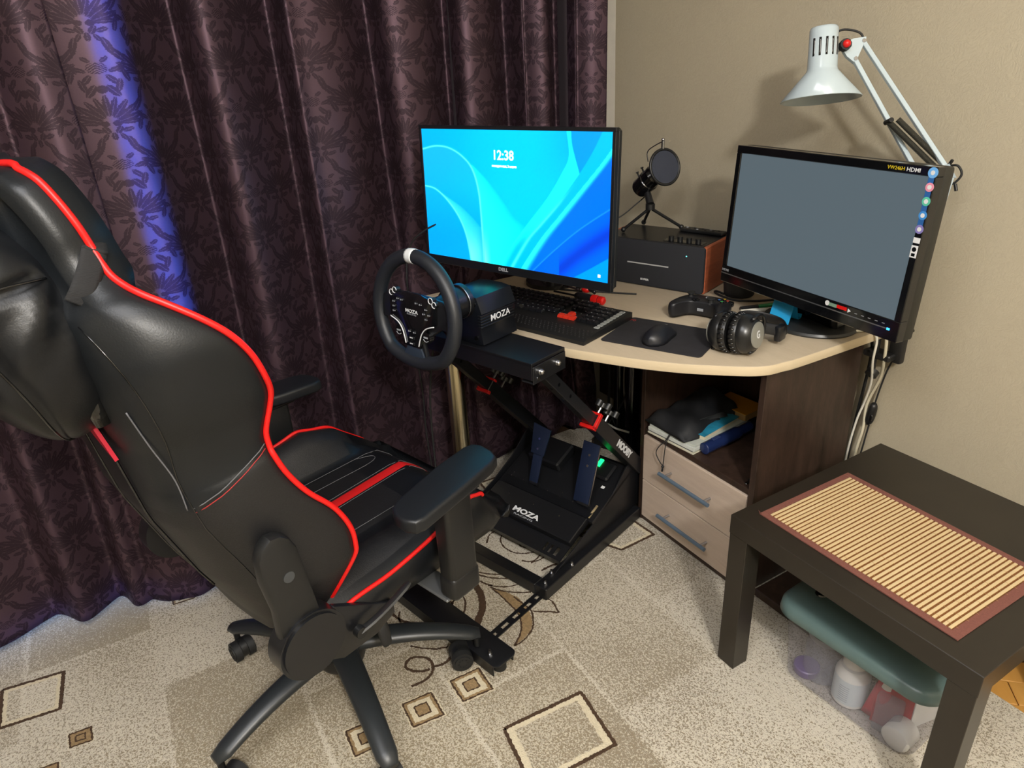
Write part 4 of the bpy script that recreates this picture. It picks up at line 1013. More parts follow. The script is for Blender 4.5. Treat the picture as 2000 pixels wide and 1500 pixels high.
# petal B
C4 = dense([(240, 610), (290, 645), (420, 740), (555, 890), (590, 1000)])
x3 = curve(C3[12:], py, 'y'); x4 = curve(C4, py, 'y'); x4 = np.where(py > 880, x1, x4)
pb_ = (py > 620)*sm((px-x3)/5)*np.clip((x4-px)/np.maximum(x4-x3, 20), 0, 1)**.45*(px < x1+4)
over(pb_*.9, (60, 225, 245)); over(pb_*sm((py-850)/250)*.6, (140, 255, 235))
over(np.exp(-(d1/6.5)**2)*(px < 585), (90, 245, 250)); d3 = inside(C3, px, py); over(np.exp(-(d3/6)**2)*(px < 480), (90, 240, 245))
# ribbons
L1 = [(1190, 100), (1215, 330), (1160, 470), (1050, 660), (900, 860), (780, 1030), (690, 1200), (660, 1260)]; L1 = dense(L1)
L1b = dense([(1232, 100), (1240, 230), (1262, 330), (1300, 475), (1290, 500)])
L2 = dense([(1500, 90), (1470, 150), (1400, 300), (1300, 470), (1150, 680), (1000, 860), (900, 980), (780, 1190), (750, 1260)])
L3 = dense([(1600, 180), (1548, 270), (1450, 410), (1300, 600), (1150, 790), (1000, 980), (860, 1200), (820, 1290)])
xl1, xl2, xl3 = curve(L1, py, 'y'), curve(L2, py, 'y'), curve(L3, py, 'y'); xb = np.where(py < 475, curve(L1b, py, 'y'), xl2)
over(sm((px-xl1)/5)*sm((xb-px)/4), (25, 245, 255)); over(sm((px-xl1)/5)*sm((xb-px)/4)*sm((py-850)/200)*sm((px-xl1)/60), (0, 190, 255))
over(sm((px-xb)/4)*sm((xl2-px)/4)*(py < 480), (0, 150, 255))
over(sm((px-xl2)/4)*sm((xl3-px)/4), (0, 185, 255)); over(np.exp(-((px-xl2-10)/14)**2)*sm((py-500)/300), (60, 235, 255))
over(sm((px-xl3)/4), (0, 110, 255)); r3_ = np.clip(1-(px-xl3)/(60+.02*(py-200)), 0, 1)*(px > xl3); over(sm(r3_*1.4), (40, 240, 255))
L5 = dense([(1620, 690), (1530, 745), (1300, 900), (1100, 1070), (950, 1215), (900, 1260)]); y5 = curve(sorted(L5), px)
d5 = (py-y5)*.8; below = sm(d5/5)*(px > xl3+20); over(below*.75, (0, 95, 250)); over(np.exp(-(d5/5)**2)*(px > xl3+60)*.8, (30, 150, 255))
over(np.exp(-((d5-150)/60)**2)*(px > 1150)*.8, (10, 50, 190))
y6 = curve(sorted(dense([(1620, 1070), (1520, 1120), (1380, 1200), (1240, 1275)])), px); over(sm((py-y6)/5)*(px > 1230), (0, 150, 255))
rgb = np.clip(rgb/255, 0, 1); linc = np.where(rgb <= .04045, rgb/12.92, ((rgb+.055)/1.055)**2.4)
vs = np.stack([(uu-.5)*DW, (.5-vv)*DHh, np.zeros_like(uu)], -1).reshape(-1, 3); n_ = nx+1
ii = np.arange(ny)[:, None]*n_+np.arange(nx)[None]; fs = np.stack([ii, ii+n_, ii+n_+1, ii+1], -1).reshape(-1, 4)
me = bpy.data.meshes.new('screen'); me.from_pydata(vs.tolist(), [], fs.tolist())
ca_ = me.color_attributes.new('picture', 'FLOAT_COLOR', 'POINT'); ca_.data.foreach_set('color', np.concatenate([linc.reshape(-1, 3), np.ones((n_*(ny+1), 1))], 1).astype(np.float32).ravel())
t = NT('lit_screen'); at_ = t.n('ShaderNodeAttribute'); at_.attribute_name = 'picture'
t.set(Base__Color=lin('020202'), Emission__Color=at_.outputs['Color'], Emission__Strength=1.3, Roughness=.25); me.materials.append(t.m)
so = bpy.data.objects.new('screen', me); COL.objects.link(so); so.parent = dl
WS_ = emis('screen_white', 'ffffff', 1.2); MT['screen_white'] = WS_
text('clock_digits', '12:38', .032, Matrix.Translation((-.015, .108, .0008)), 'screen_white', so, .0001, .0005, .98, label='white clock digits')
text('date_line', 'понедельник, 3 марта', .0075, Matrix.Translation((-.012, .083, .0008)), 'screen_white', so, .0001, .0003, 1)
MB().bb((DW/2-.028, -DHh/2+.010, .0003), (DW/2-.021, -DHh/2+.017, .0008)).obj('tray_icon', 'screen_white', so)
text('lettering', 'DELL', .0125, Matrix.Translation((-.022, -DHh/2-.0105, .0022)), 'gray_ink', dl, .0002, .0005, 1.15)
# articulated stand reaching the desk behind
TDi = TD.inverted(); W2 = lambda p: TDi @ Vector(p)
m = MB(); m.cyl(W2((-.98, .17, DH+.0005)), W2((-.98, .17, DH+.014)), .085, 40); m.cyl(W2((-.98, .17, DH+.012)), W2((-.98, .17, 1.12)), .018, 20)
m.tube([W2((-.98, .17, 1.09)), W2((-.80, .12, 1.09)), W2((-.665, -.11, 1.09))], .016, 12); m.box((0, -.004, -.066), (.11, .11, .012), .003)
m.obj('stand', 'satin_black', dl)

# ------------------------------------------------------------------ second monitor
AW, AH = .531, .298
TA = mframe((-.173, .385, 1.014), -6.0, 3.9)
am = rootm('monitor', TA, label='black monitor with blank grey screen, stickers and silver line, beside the blue phone stand', cat='monitor')
m = MB(); ox, ot, ob = AW/2+.017, AH/2+.019, -AH/2-.046
for lo, hi in (((-ox, AH/2, -.02), (ox, ot, .004)), ((-ox, ob, -.02), (ox, -AH/2, .004)), ((-ox, -AH/2, -.02), (-AW/2, AH/2, .004)), ((AW/2, -AH/2, -.02), (ox, AH/2, .004))): m.bb(lo, hi, .0015)
m.obj('bezel', 'gloss_black', am)
m = MB(); m.box((0, (ot+ob)/2, -.034), (2*ox, ot-ob, .03), .006, seg=2); m.box((0, -.02, -.06), (.36, .24, .04), .015, seg=3); m.obj('back_housing', mat('monitor_back', '23221d', .45), am)
t = NT('grey_backlit_screen'); t.set(Base__Color=lin('0a0c0e'), Emission__Color=lin('5a676e'), Emission__Strength=.9, Roughness=.32); MT['grey_screen'] = t.m
MB().bb((-AW/2, -AH/2, -.001), (AW/2, AH/2, .0008)).obj('screen', 'grey_screen', am)
MB().bb((-ox+.001, -AH/2-.0225, .0042), (ox-.03, -AH/2-.0200, .0050)).obj('silver_line', mat('silver_trim', '8d9094', .3, .8), am)
MB().bb((ox-.028, -AH/2-.0235, .0042), (ox-.021, -AH/2-.019, .0052)).obj('power_light', emis('blue_led', '2f9bff', 3), am, label='blue power light')
text('lettering', 'VW246H', .0105, Matrix.Translation((AW/2-.074, AH/2+.009, .0045)), mat('yellow_ink', 'c9b21f', .5), am, .0002, .0, 1.0)
text('lettering', 'HDMI', .0115, Matrix.Translation((AW/2-.034, AH/2+.0088, .0045)), 'white_ink', am, .0002, .0001, 1.1)
text('lettering', 'HDMI', .009, Matrix.Translation((-AW/2-.0, -AH/2-.012, .0045)), 'gray_ink', am, .0002, .0002, 1.15)
cols = ['6aa6e0', 'd88ba0', '58b89c', '3f86c9', '7d74b0']
MB().bb((AW/2+.0015, AH/2-.11, .0042), (AW/2+.0135, AH/2+.012, .0045)).obj('sticker_strip', mat('sticker_blue', '2c5c9a', .3), am)
for k, c in enumerate(cols):
    m = MB(); z = AH/2+.008-k*.0275; m.cyl((AW/2+.0085, z, .0042), (AW/2+.0085, z, .0050), .0088 if k else .0105, 24); m.cur = 1; m.cyl((AW/2+.0085, z, .0050), (AW/2+.0085, z, .0053), .0045, 16)
    m.obj('round_sticker', [mat('sticker_ink_%s' % 'abcde'[k], c, .35), 'white_ink'], am)
MB().bb((AW/2+.001, AH/2-.130, .0042), (AW/2+.016, AH/2-.119, .0049), .0004).obj('sticker', 'white_ink', am)
m = MB(); m.bb((AW/2+.0005, AH/2-.160, .0042), (AW/2+.0155, AH/2-.135, .0049), .0004); m.cur = 1; m.cyl((AW/2+.008, AH/2-.143, .0049), (AW/2+.008, AH/2-.143, .0052), .0048, 20); m.bb((AW/2+.004, AH/2-.157, .0049), (AW/2+.012, AH/2-.151, .0051)); m.obj('sticker', ['white_ink', 'gloss_black'], am)
m = MB(); m.bb((.095, -AH/2-.014, .0042), (.118, -AH/2-.006, .0047)); m.cur = 1; m.bb((.118, -AH/2-.0135, .0042), (.146, -AH/2-.0055, .0047)); m.cur = 2; m.cyl((.09, -AH/2-.009, .0042), (.09, -AH/2-.009, .0048), .006, 20); m.cyl((.152, -AH/2-.011, .0042), (.152, -AH/2-.011, .0048), .0055, 3)
m.obj('speed_sticker', [mat('grey_green_ink', '6f8a78', .5), 'red', 'white_ink'], am)
for k in range(5): MB().bb((.168+k*.018, -AH/2-.0128, .0042), (.175+k*.018, -AH/2-.0115, .0045)).obj('button_mark', 'gray_ink', am)
TAi = TA.inverted(); W3 = lambda p: TAi @ Vector(p)
bm_ = Matrix.Translation(W3((-.224, .497, DH+.0006))) @ TAi.to_3x3().to_4x4()
m = MB(); m.lathe([(.126, 0), (.128, .004), (.125, .010), (.09, .014), (.03, .016)], 56, bm_ @ Matrix.Rotation(rad(-6), 4, 'Z') @ Matrix.Diagonal((1, .86, 1, 1)))
m.obj('base', mat('base_grey', '2b2c2c', .35), am)
m = MB(); m.box((0, 0, 0), (.15, .055, .19), .01, bm_ @ Matrix.Translation((.022, -.010, .103)), (rad(12), 0, rad(-6))); m.obj('neck', 'gloss_black', am)

# ------------------------------------------------------------------ bookshelf speaker
SP = empty('speaker', (-.566, .446, DH+.0008), rad(20), label='black box speaker with red wood sides and knobs on top, below the microphone', cat='speaker')
m = MB(); m.bb((-.36, .012, .0), (-.012, .198, .1455), .002); m.obj('cabinet', 'satin_black', SP)
MT['walnut'] = wood('red_brown_wood', '7c3d26', 'a65a3a', (1, 1, 9), .4, 7)
MB().bb((-.012, .010, 0), (0, .200, .146), .003).obj('side_panel', 'walnut', SP, label='red brown wooden side panel')
MB().bb((-.37, .010, 0), (-.358, .200, .146), .003).obj('side_panel', 'walnut', SP)
m = MB(); m.prism(rrect(.366, .144, .010, 5, -.185, .0735), -.0, .012, .002, Matrix(((1, 0, 0, 0), (0, 0, 1, 0), (0, 1, 0, 0), (0, 0, 0, 1))))
m.obj('grille', mat('speaker_cloth', '1a1c22', .8, bump=.5, bscale=1200, bdist=.0006), SP)
MB().bb((-.263, -.002, .0712), (-.118, .0, .0748)).obj('bright_slot', mat('silver_slot', 'c3c4c6', .4, .3), SP)
MB().bb((-.0605, -.002, .113), (-.0575, .0, .116)).obj('power_light', emis('cyan_led', '68d8d8', 1.6), SP)
text('lettering', 'EDIFIER', .0085, frame((-.2, -.0006, .022), (1, 0, 0), (0, 0, 1)), 'white_ink', SP, .0002, .0002, 1.05)
for k in range(4):
    m = MB(); m.cyl((-.135+.030*k, .045, .1455), (-.135+.030*k, .045, .160), .0085, 20); m.obj('knob', 'black_plastic', SP)
m = MB(); m.bb((-.155, .028, .1455), (-.025, .062, .1465), .0005); m.obj('control_plate', 'gloss_black', SP)
RC = empty('remote_control', (-.71, .578, DH+.1465), rad(16), label='slim black remote control lying on the speaker', cat='remote')
MB().bb((-.075, -.018, .0003), (.075, .018, .011), .003).obj('body', 'black_plastic', RC)
for k in range(9):
    MB().cyl((-.06+.014*k, .006*(-1)**k, .011), (-.06+.014*k, .006*(-1)**k, .0122), .0042, 12).obj('button', 'gray_ink' if k % 3 == 0 else 'rubber', RC)

# ------------------------------------------------------------------ microphone
MC = empty('microphone', (-.865, .455, DH+.1475), 0, label='black microphone with round pop filter on a small tripod, standing on the speaker', cat='microphone')
mo = Vector((-.865, .455, DH+.1475)); V_ = lambda x, y, z: Vector((x, y, z))-mo
F_ = V_(-.779, .468, 1.092); ax = Vector((.80, -.32, .42)).normalized(); Bk = F_-ax*.155; hub_ = V_(-.822, .452, .972)
Bk = V_(-.892, .462, 1.010); Fr = V_(-.820, .470, 1.070); 
axm = (Fr-Bk).normalized()
Tm = frame(Bk, axm.orthogonal(), axm.cross(axm.orthogonal()))
m = MB(); m.lathe([(.012, 0), (.028, .004), (.032, .012), (.032, .045), (.034, .047), (.034, .055), (.032, .057), (.0325, .085), (.026, .094), (.008, .099)], 32, Tm)
m.obj('mic_body', 'gloss_black', MC)
fr = frame(F_+ax*.012, Vector((-ax.y, ax.x, 0)).normalized()*-1, (0, 0, 1))
nf = Vector((.97, -.10, .26)).normalized(); xh = Vector((-nf.y, nf.x, 0)).normalized(); fr = frame(F_, xh, nf.cross(xh))
m = MB(); m.tube([fr @ Vector((.053*cos(2*PI*i/48), .053*sin(2*PI*i/48), 0)) for i in range(48)], .0045, 10, True); pfr = m.obj('pop_filter_ring', 'black_plastic', MC)
m = MB(); m.lathe([(.052, -.0015), (.052, .0015)], 48, fr); m.obj('pop_filter_mesh', mat('filter_mesh', '2a2f3c', .7, bump=.4, bscale=900), MC)
m = MB(); c1 = fr @ Vector((.0, .055, 0)); m.cyl(c1, c1+Vector((0, 0, .022)), .005, 12); m.sphere(c1+Vector((0, 0, .026)), .0055, 12); m.tube(spl([c1+Vector((0, 0, .022)), V_(-.86, .47, 1.135), V_(-.865, .475, 1.10)], 6), .0018, 6); m.obj('filter_arm', 'steel', MC)
m = MB()
for k in (.03, .055): b_ = Bk+axm*(k+.012)+Vector((-.012, -.02, .018)); m.cyl(b_, b_+Vector((-.003, -.005, .014)), .0028, 8); m.cyl(b_+Vector((-.003, -.005, .014)), b_+Vector((-.0035, -.006, .017)), .005, 10)
m.obj('adjusting_screw', 'satin_black', MC)
m = MB(); m.cyl(hub_+Vector((0, 0, -.012)), hub_+Vector((0, 0, .005)), .015, 20); m.cyl(hub_+Vector((0, 0, .003)), Bk+axm*.045+Vector((0, 0, -.024)), .0125, 18, .010); m.obj('stand_joint', 'black_plastic', MC)
for ft_ in (V_(-.893, .402, DH+.1475+.0088), V_(-.790, .560, DH+.1475+.0088), V_(-.930, .520, DH+.1475+.0088)):
    m = MB(); m.cyl(hub_+Vector((0, 0, -.008)), ft_, .0048, 10); m.sphere(ft_, .0085, 12); m.obj('tripod_leg', 'black_plastic', MC)
tag(MB().tube(spl([(-.875, .49, 1.0), (-.90, .47, .97), (-.93, .40, .92), (-.99, .33, .90), (-1.05, .30, .80)], 8), .002, 6).obj('microphone_cable', 'rubber'), 'thin twisted microphone cable running down behind the wide monitor', 'cable')

# ------------------------------------------------------------------ keyboard
KB = empty('keyboard', (-.46, -.075, DH+.0006), rad(18.6), label='black keyboard with textured wrist rest and red arrow keys on the desk', cat='keyboard')
KW = .47; m = MB()
pr = [(0, 0), (0, .010), (.012, .016), (.066, .019), (.225, .026), (.235, .022), (.235, 0)]
m.prism([(p[0], p[1]) for p in pr], -KW, 0, .002, Matrix(((0, 0, 1, 0), (1, 0, 0, 0), (0, 1, 0, 0), (0, 0, 0, 1)))); m.obj('case', 'black_plastic', KB)
dm = MB()
for i in range(34):
    for j in range(5): dm.sphere((-.012-.0132*i-(j % 2)*.0066, .014+.010*j, .0165+.0005*j), .0026, 6, (1, 1, .5))
dm.obj('wrist_rest_texture', 'satin_black', KB, kind='stuff')
kz = lambda y: .0195+(y-.066)*.044
kt = MB(); kt.loft([[Vector((sx*.0087*k, sy*.0087*k, z)) for sx, sy in ((-1, -1), (1, -1), (1, 1), (-1, 1))] for k, z in ((1, 0), (.98, .004), (.76, .009))], smooth=False)
kme = kt.mesh('key'); kme.materials.append(MT['satin_black']); kr = kme.copy(); kr.materials.clear(); kr.materials.append(mat('red_key', 'd03422', .4))
def key(x, y, w=1, red=False):
    o = bpy.data.objects.new('key', kr if red else kme); COL.objects.link(o); o.parent = KB; o.location = (x, y, kz(y)); o.rotation_euler = (rad(2.5), 0, 0); o.scale = (w, 1, 1)
    if red: o['label'] = 'red arrow key'
KP = .0193; X0 = -KW+.016
rows = [(0, [1]*15), (1, [1]*13+[1.5]), (2, [1.5]+[1]*12+[1]), (3, [1.75]+[1]*11+[1.75]), (4, [2.25]+[1]*10+[2]), (5, [1.25, 1.25, 1.25, 5, 1.25, 1.25, 1.25])]
for r, ws in rows:
    x = X0; y = .213-r*.0222
    for w in ws: key(x+w*KP/2*.99, y, w*.985); x += w*KP
xn = X0+15*KP+.006
for r in range(4):
    y = .213-(r+0)*.0222
    for c in range(3):
        if r < 3: key(xn+KP*(c+.5), y)
for c in range(3): key(xn+KP*(c+.5), .213-5*.0222, 1, True)
key(xn+KP*1.5, .213-4*.0222, 1, True)
xq = xn+3*KP+.005
for r in range(1, 6):
    for c in range(4): key(xq+KP*(c+.5)*.92, .213-r*.0222, .92)
mk = MB(); mk.cur = 0
for i in range(9): mk.bb((-.022, .075+i*.0155, kz(.075+i*.0155)+.001), (-.008, .086+i*.0155, kz(.08+i*.0155)+.0035), .0008)
for i in range(9): MB().bb((-.022, .075+i*.0155, kz(.075+i*.0155)+.0005), (-.008, .0865+i*.0155, kz(.08+i*.0155)+.0035), .0008).obj('media_key', 'grey_key' if 'grey_key' in MT else MT.setdefault('grey_key', mat('grey_key', '8e9290', .4)), KB, label='grey media key')
lg_ = MB()
random.seed(3)
for r in range(6):
    for c in range(22):
        if random.random() < .8: x = X0+.008+c*KP; y = .2145-r*.0222; lg_.bb((x-.0015, y-.0005, kz(y)+.0092), (x+.0012, y+.0025, kz(y)+.0096))
lg_.obj('key_legends', 'gray_ink', KB, kind='stuff')

# ------------------------------------------------------------------ mouse mat, mouse
pd = [(-.467, -.020), (-.222, .100), (-.307, .272), (-.548, .160)]
P_ = [Vector((*p, 0)) for p in pd]; rp_ = []
for i in range(4):
    a, b, c = P_[i-1], P_[i], P_[(i+1) % 4]; u1 = (a-b).normalized(); u2 = (c-b).normalized()
    for k in range(6): t_ = k/5; rp_.append((b+u1*.014*(1-t_)**2+u2*.014*t_**2))
MM = empty('mouse_mat', (-.385, .13, DH+.0006), 0, label='small black cloth mouse mat with red print near the desk edge', cat='mouse mat')
MB().prism([(p.x+.385, p.y-.13) for p in rp_], 0, .0022, .0005).obj('mat', mat('mat_cloth', '1d1c20', .85, var=.3, vscale=30, bump=.4, bscale=1500, bdist=.0003), MM)
text('print', '70', .016, frame((-.527+.385, .142-.13, .0024), Vector((1, .49, 0)), Vector((-.49, 1, 0))), mat('faded_red_print', '8a2522', .7), MM, .0001, .0004, 1.2)
MS = empty('mouse', (-.378, .108, DH+.0032), rad(24), label='black computer mouse on the mouse mat', cat='mouse')
rings = []
for i in range(15):
    f = i/14; y = -.066+.132*f; w = .034*(max(.02, 1-abs(2*f-1)**3.2))**.5*(1-.10*math.exp(-((f-.55)/.2)**2)); hh_ = .038*(max(.02, 1-abs(2*f-.85)**2.6 if f < .93 else .1))**.55*(1 if f < .5 else 1-.35*(f-.5))
    rings.append([Vector((w*cos(a), y, max(0, hh_*sin(a)))) if sin(a) > 0 else Vector((w*cos(a), y, .0005)) for a in [2*PI*k/20 for k in range(20)]])
m = MB(); m.loft(rings); m.obj('body', mat('mouse_shell', '1a1c22', .42, bump=.1), MS)
MB().tube([Vector((0, .022+.0005*i, .0285-.0001*i)) for i in range(3)], .004, 10).obj('scroll_wheel', 'rubber', MS)
m = MB(); m.tube([Vector((0, .03+.004*i, .0290-.0017*i)) for i in range(6)], .0006, 5); m.obj('button_gap', 'gray_ink', MS)

# ------------------------------------------------------------------ game controller
GC = empty('game_controller', (-.437, .322, DH+.0006), rad(22), label='black game controller with coloured buttons behind the mouse mat', cat='controller')
out = spl([(-.052, .040, 0), (-.02, .047, 0), (.02, .047, 0), (.052, .040, 0), (.072, .018, 0), (.083, -.03, 0), (.080, -.062, 0), (.062, -.066, 0), (.045, -.034, 0), (.03, -.020, 0), (0, -.018, 0), (-.03, -.020, 0), (-.045, -.034, 0), (-.062, -.066, 0), (-.080, -.062, 0), (-.083, -.03, 0), (-.072, .018, 0)], 5, True)
m = MB(); rings = []
for k, z in ((.80, .004), (.94, .012), (1.0, .024), (.97, .034), (.88, .041), (.70, .044)):
    rings.append([Vector((p.x*(1-(1-k)*.22), p.y*(1-(1-k)*.3)+.001, z+(.004 if abs(p.x) > .05 and p.y < -.02 else 0)*(k-.7))) for p in out])
n0 = len(rings[0]); m.loft(rings, cap=True); m.obj('shell', mat('controller_shell', '17181c', .42), GC)
for (x, y) in ((-.048, .018), (.022, -.008)):
    m = MB(); m.lathe([(.011, .040), (.007, .045), (.007, .052), (.0115, .055), (.0115, .058), (.009, .0575)], 24, Matrix.Translation((x, y, 0))); m.obj('thumbstick', 'rubber', GC)
m = MB(); m.box((-.022, -.008, .046), (.022, .007, .004), .001); m.box((-.022, -.008, .046), (.007, .022, .004), .001); m.obj('direction_pad', 'gloss_black', GC)
for (x, y, c) in ((.048, .028, 'c9a226'), (.060, .017, 'c23b22'), (.036, .017, '2a6fc0'), (.048, .006, '3aa655')):
    m = MB(); m.cyl((x, y, .043), (x, y, .0475), .0055, 18); m.cur = 1; m.cyl((x, y, .0475), (x, y, .0478), .0036, 14); m.obj('face_button', ['gloss_black', mat('letter_'+c, c, .4)], GC)
MB().cyl((0, .028, .043), (0, .028, .0455), .0075, 20).obj('home_button', 'gray_ink', GC)
MB().bb((-.012, -.0195, .018), (.006, -.0178, .026), .0005).obj('port', 'gray_ink', GC)
for s in (1, -1): m = MB(); m.box((s*.05, .044, .030), (.036, .016, .016), .005, seg=2); m.obj('trigger', 'gloss_black', GC)

# ------------------------------------------------------------------ headphones
HP = empty('headphones', (-.205, .192, DH+.0006), 0, label='black over-ear headphones with silver disc lying at the front of the desk', cat='headphones')
n_ax = Vector((.95, .27, .12)).normalized(); EMB = 0; hz = .0500; hc = Vector((0, .0, hz))
def cup(o, sgn):
    T = frame(o, n_ax.orthogonal(), n_ax.cross(n_ax.orthogonal()))
    if sgn > 0: xx = Vector((-n_ax.y, n_ax.x, 0)).normalized(); T = frame(o, xx, n_ax.cross(xx))
    if sgn < 0: T = T @ Matrix.Rotation(PI, 4, 'X')
    m = MB(); m.lathe([(.024, .0), (.046, .001), (.049, .006), (.049, .014), (.046, .019), (.047, .020)], 40, T); cu = m.obj('ear_cushion', mat('cushion_leather', '151515', .38, bump=.5, bscale=120, bdist=.002), HP)
    mm = MB(); 
    for k in range(26):
        a = 2*PI*k/26; mm.tube([T @ Vector((.048*cos(a), .048*sin(a), .003)), T @ Vector((.050*cos(a), .050*sin(a), .009)), T @ Vector((.048*cos(a), .048*sin(a), .016))], .0022, 6)
    mm.obj('cushion_fold', 'gloss_black', cu, kind='stuff')
    m = MB(); m.lathe([(.046, .019), (.0480, .023), (.047, .034), (.040, .046), (.033, .052), (.0, .053)], 40, T); ec = m.obj('ear_cup', mat('cup_shell', '18191a', .3), HP)
    m = MB(); m.lathe([(.0315, .0525), (.0315, .0555), (.029, .056), (.0, .056)], 40, T); m.obj('disc', mat('turned_aluminium', '9a9b94', .35, .45), ec, label='turned silver disc')
    if sgn > 0: text('emblem', 'G', .026, T @ Matrix.Translation((0, 0, .0563)) @ Matrix.Rotation(EMB, 4, 'Z'), 'white_ink', ec, .0002, .0006, .9)
    return T
cA = hc+n_ax*.0175; cB = hc-n_ax*.0035
TAc = cup(hc+n_ax*.004, 1); TBc = cup(hc-n_ax*.004, -1)
mdir = Vector((-.34, .94, 0)).normalized()
for sgn in (1, -1):
    cc = hc+n_ax*sgn*.045+mdir*.006; m = MB(); pts = []
    for k in range(17):
        a = -PI*.62+PI*1.24*k/16; pts.append(cc+mdir*(.060*cos(a))+Vector((0, 0, 1)).cross(mdir)*0+Vector((0, 0, .052*sin(a)*.86))+n_ax*sgn*.003)
    m.tube(pts, .0050, 8, flat=.8); m.obj('yoke', 'satin_black', HP)
H0 = Vector((-.205, .192, DH+.0006)); hv = lambda x, y, zz: Vector((x, y, zz))-H0
A1 = hc+n_ax*.040+mdir*.058; A2 = hc-n_ax*.040+mdir*.058
pts = spl([A1, hv(-.168, .318, .772), hv(-.185, .352, .768), hv(-.225, .372, .768), hv(-.272, .352, .775), hv(-.292, .30, .782), A2], 8)
m = MB(); m.tube(pts, .014, 12, flat=.28, up=tuple(n_ax)); m.obj('headband', mat('headband_pad', '18181a', .5), HP)
for A in (hv(-.168, .312, .768), A2): m = MB(); m.box(A, (.018, .036, .040), .005, rot=(0, 0, rad(15)), seg=2); m.obj('slider', 'satin_black', HP)
# ------------------------------------------------------------------ desk lamp on a clamp
LP = empty('desk_lamp', (0, 0, 0), label='white jointed desk lamp clamped to the desk corner, leaning over the second monitor', cat='lamp')
up_ = (Vector((-.303, .487, 1.447))-Vector((-.242, .451, 1.296))).normalized(); up_ = (up_+.24*Vector((.79, -.44, .42))).normalized()
rim_c = Vector((-.243, .452, 1.292)); Tl = frame(rim_c, Vector((.51, .86, -.05)), up_.cross(Vector((.51, .86, -.05)).normalized()).normalized())
Tl = frame(rim_c, up_.orthogonal(), up_.cross(up_.orthogonal()))
m = MB(); m.lathe([(.0875, 0), (.0885, .001), (.0345, .062), (.0325, .068), (.0310, .150), (.0285, .155), (.0, .157), (.0, .155), (.027, .153), (.0295, .149), (.031, .068), (.033, .061), (.0860, .001), (.0875, 0)], 56, Tl, True, False)
sh = m.obj('lamp_shade', 'white_metal', LP)
toCam = Vector((-(Rr[2][0]), -(Rr[2][1]), -(Rr[2][2])))
for k in range(5):
    a0 = rad(-62+26*k); tc = (toCam-up_*toCam.dot(up_)).normalized(); side = up_.cross(tc)
    d = (tc*cos(a0)+side*sin(a0)); m = MB(); c0 = rim_c+up_*.092+d*.0300
    m.tube([c0+up_*(.038*q/6) for q in range(7)], .0032, 8, flat=1.0); m.obj('vent_slot', 'gloss_black', sh)
MB().lathe([(.012, .10), (.016, .085), (.024, .055), (.026, .04), (.02, .022), (0, .016)], 24, Tl).obj('bulb', mat('frosted_bulb', 'd8d8d4', .35), LP)
kn = Vector((-.243, .506, 1.401)); pT = Vector((-.222, .547, 1.410)); pB = Vector((-.221, .525, 1.374))
plane_n = ((pT-kn).cross(pB-kn)).normalized()
if plane_n.dot(toCam) < 0: plane_n = -plane_n
ctr = (kn+pT+pB)/3
def slab(P3, th, nrm, name, mt, par, grow=.010):
    P3 = [p+(p-ctr).normalized()*grow for p in P3]; m = MB()
    vs = [p+nrm*th/2 for p in P3]+[p-nrm*th/2 for p in P3]; n = len(P3)
    m.add(vs, [list(range(n)), list(range(2*n-1, n-1, -1))]+[[i, (i+1) % n, n+(i+1) % n, n+i] for i in range(n)]); return m.obj(name, mt, par)
slab([kn, kn.lerp(pT, .5)+Vector((0, 0, .004)), pT+Vector((0, 0, .004)), pT, pB, pB-Vector((0, 0, .003)), kn.lerp(pB, .5)-Vector((0, 0, .003))], .010, plane_n, 'joint_plate', 'white_metal', LP, .007)
m = MB(); kk = kn+plane_n*.006; m.cyl(kk, kk+plane_n*.014, .013, 10); m.cur = 1; m.sphere(kk+plane_n*.016, .0088, 16)
m.obj('knob', ['rubber', 'red'], LP, label='black knob with red cap')
m = MB(); m.tube([kn, Vector((-.262, .492, 1.386))], .005, 10); m.sphere(Vector((-.264, .490, 1.384)), .011, 16); m.obj('swivel_joint', mat('clear_joint', 'a9a294', .2), LP)
for p in (pT, pB): m = MB(); m.cyl(p+plane_n*.005, p+plane_n*.008, .0045, 12); m.obj('screw', 'steel', LP)
E1 = Vector((.005, .575, 1.150)); E2 = Vector((-.045, .562, 1.130)); E3 = Vector((.018, .585, 1.128))
def bar(a, b, w, d, name='arm', mt='white_metal'):
    T = frame(a, (b-a).cross(plane_n), (b-a)); return MB().bb((-w/2, 0, -d/2), (w/2, (b-a).length, d/2), .001, T).obj(name, mt, LP)
bar(pT, E1, .010, .010); bar(pB, E2, .010, .010)
for q in (Vector((0, 0, 0)), Vector((.014, .012, .004))):
    a = Vector((-.112, .523, 1.244))+q; b = E1+Vector((-.012, 0, -.01))+q; m = MB()
    n = 40; T = frame(a, (b-a).orthogonal(), (b-a)); L_ = (b-a).length
    m.lathe([(.0060+.0007*(k % 2), L_*k/160) for k in range(161)], 10, T @ Matrix.Rotation(-PI/2, 4, 'X')); m.obj('spring', MT.setdefault('spring', mat('dark_spring', '4a4942', .4, .6)), LP)
m = MB(); m.cyl(Vector((-.112, .523, 1.244))-plane_n*.012, Vector((-.112, .523, 1.244))+plane_n*.014, .0055, 12); m.obj('spring_pin', 'satin_black', LP)
slab_c = ctr; ctr = (E1+E2+E3)/3
slab([E1, E3, E2], .010, plane_n, 'elbow_plate', 'white_metal', LP, .008)
m = MB(); m.box(E1+Vector((.008, .004, .008)), (.006, .006, .016), .001, rot=(0, rad(25), 0)); m.obj('cable_clip', 'black_plastic', LP)
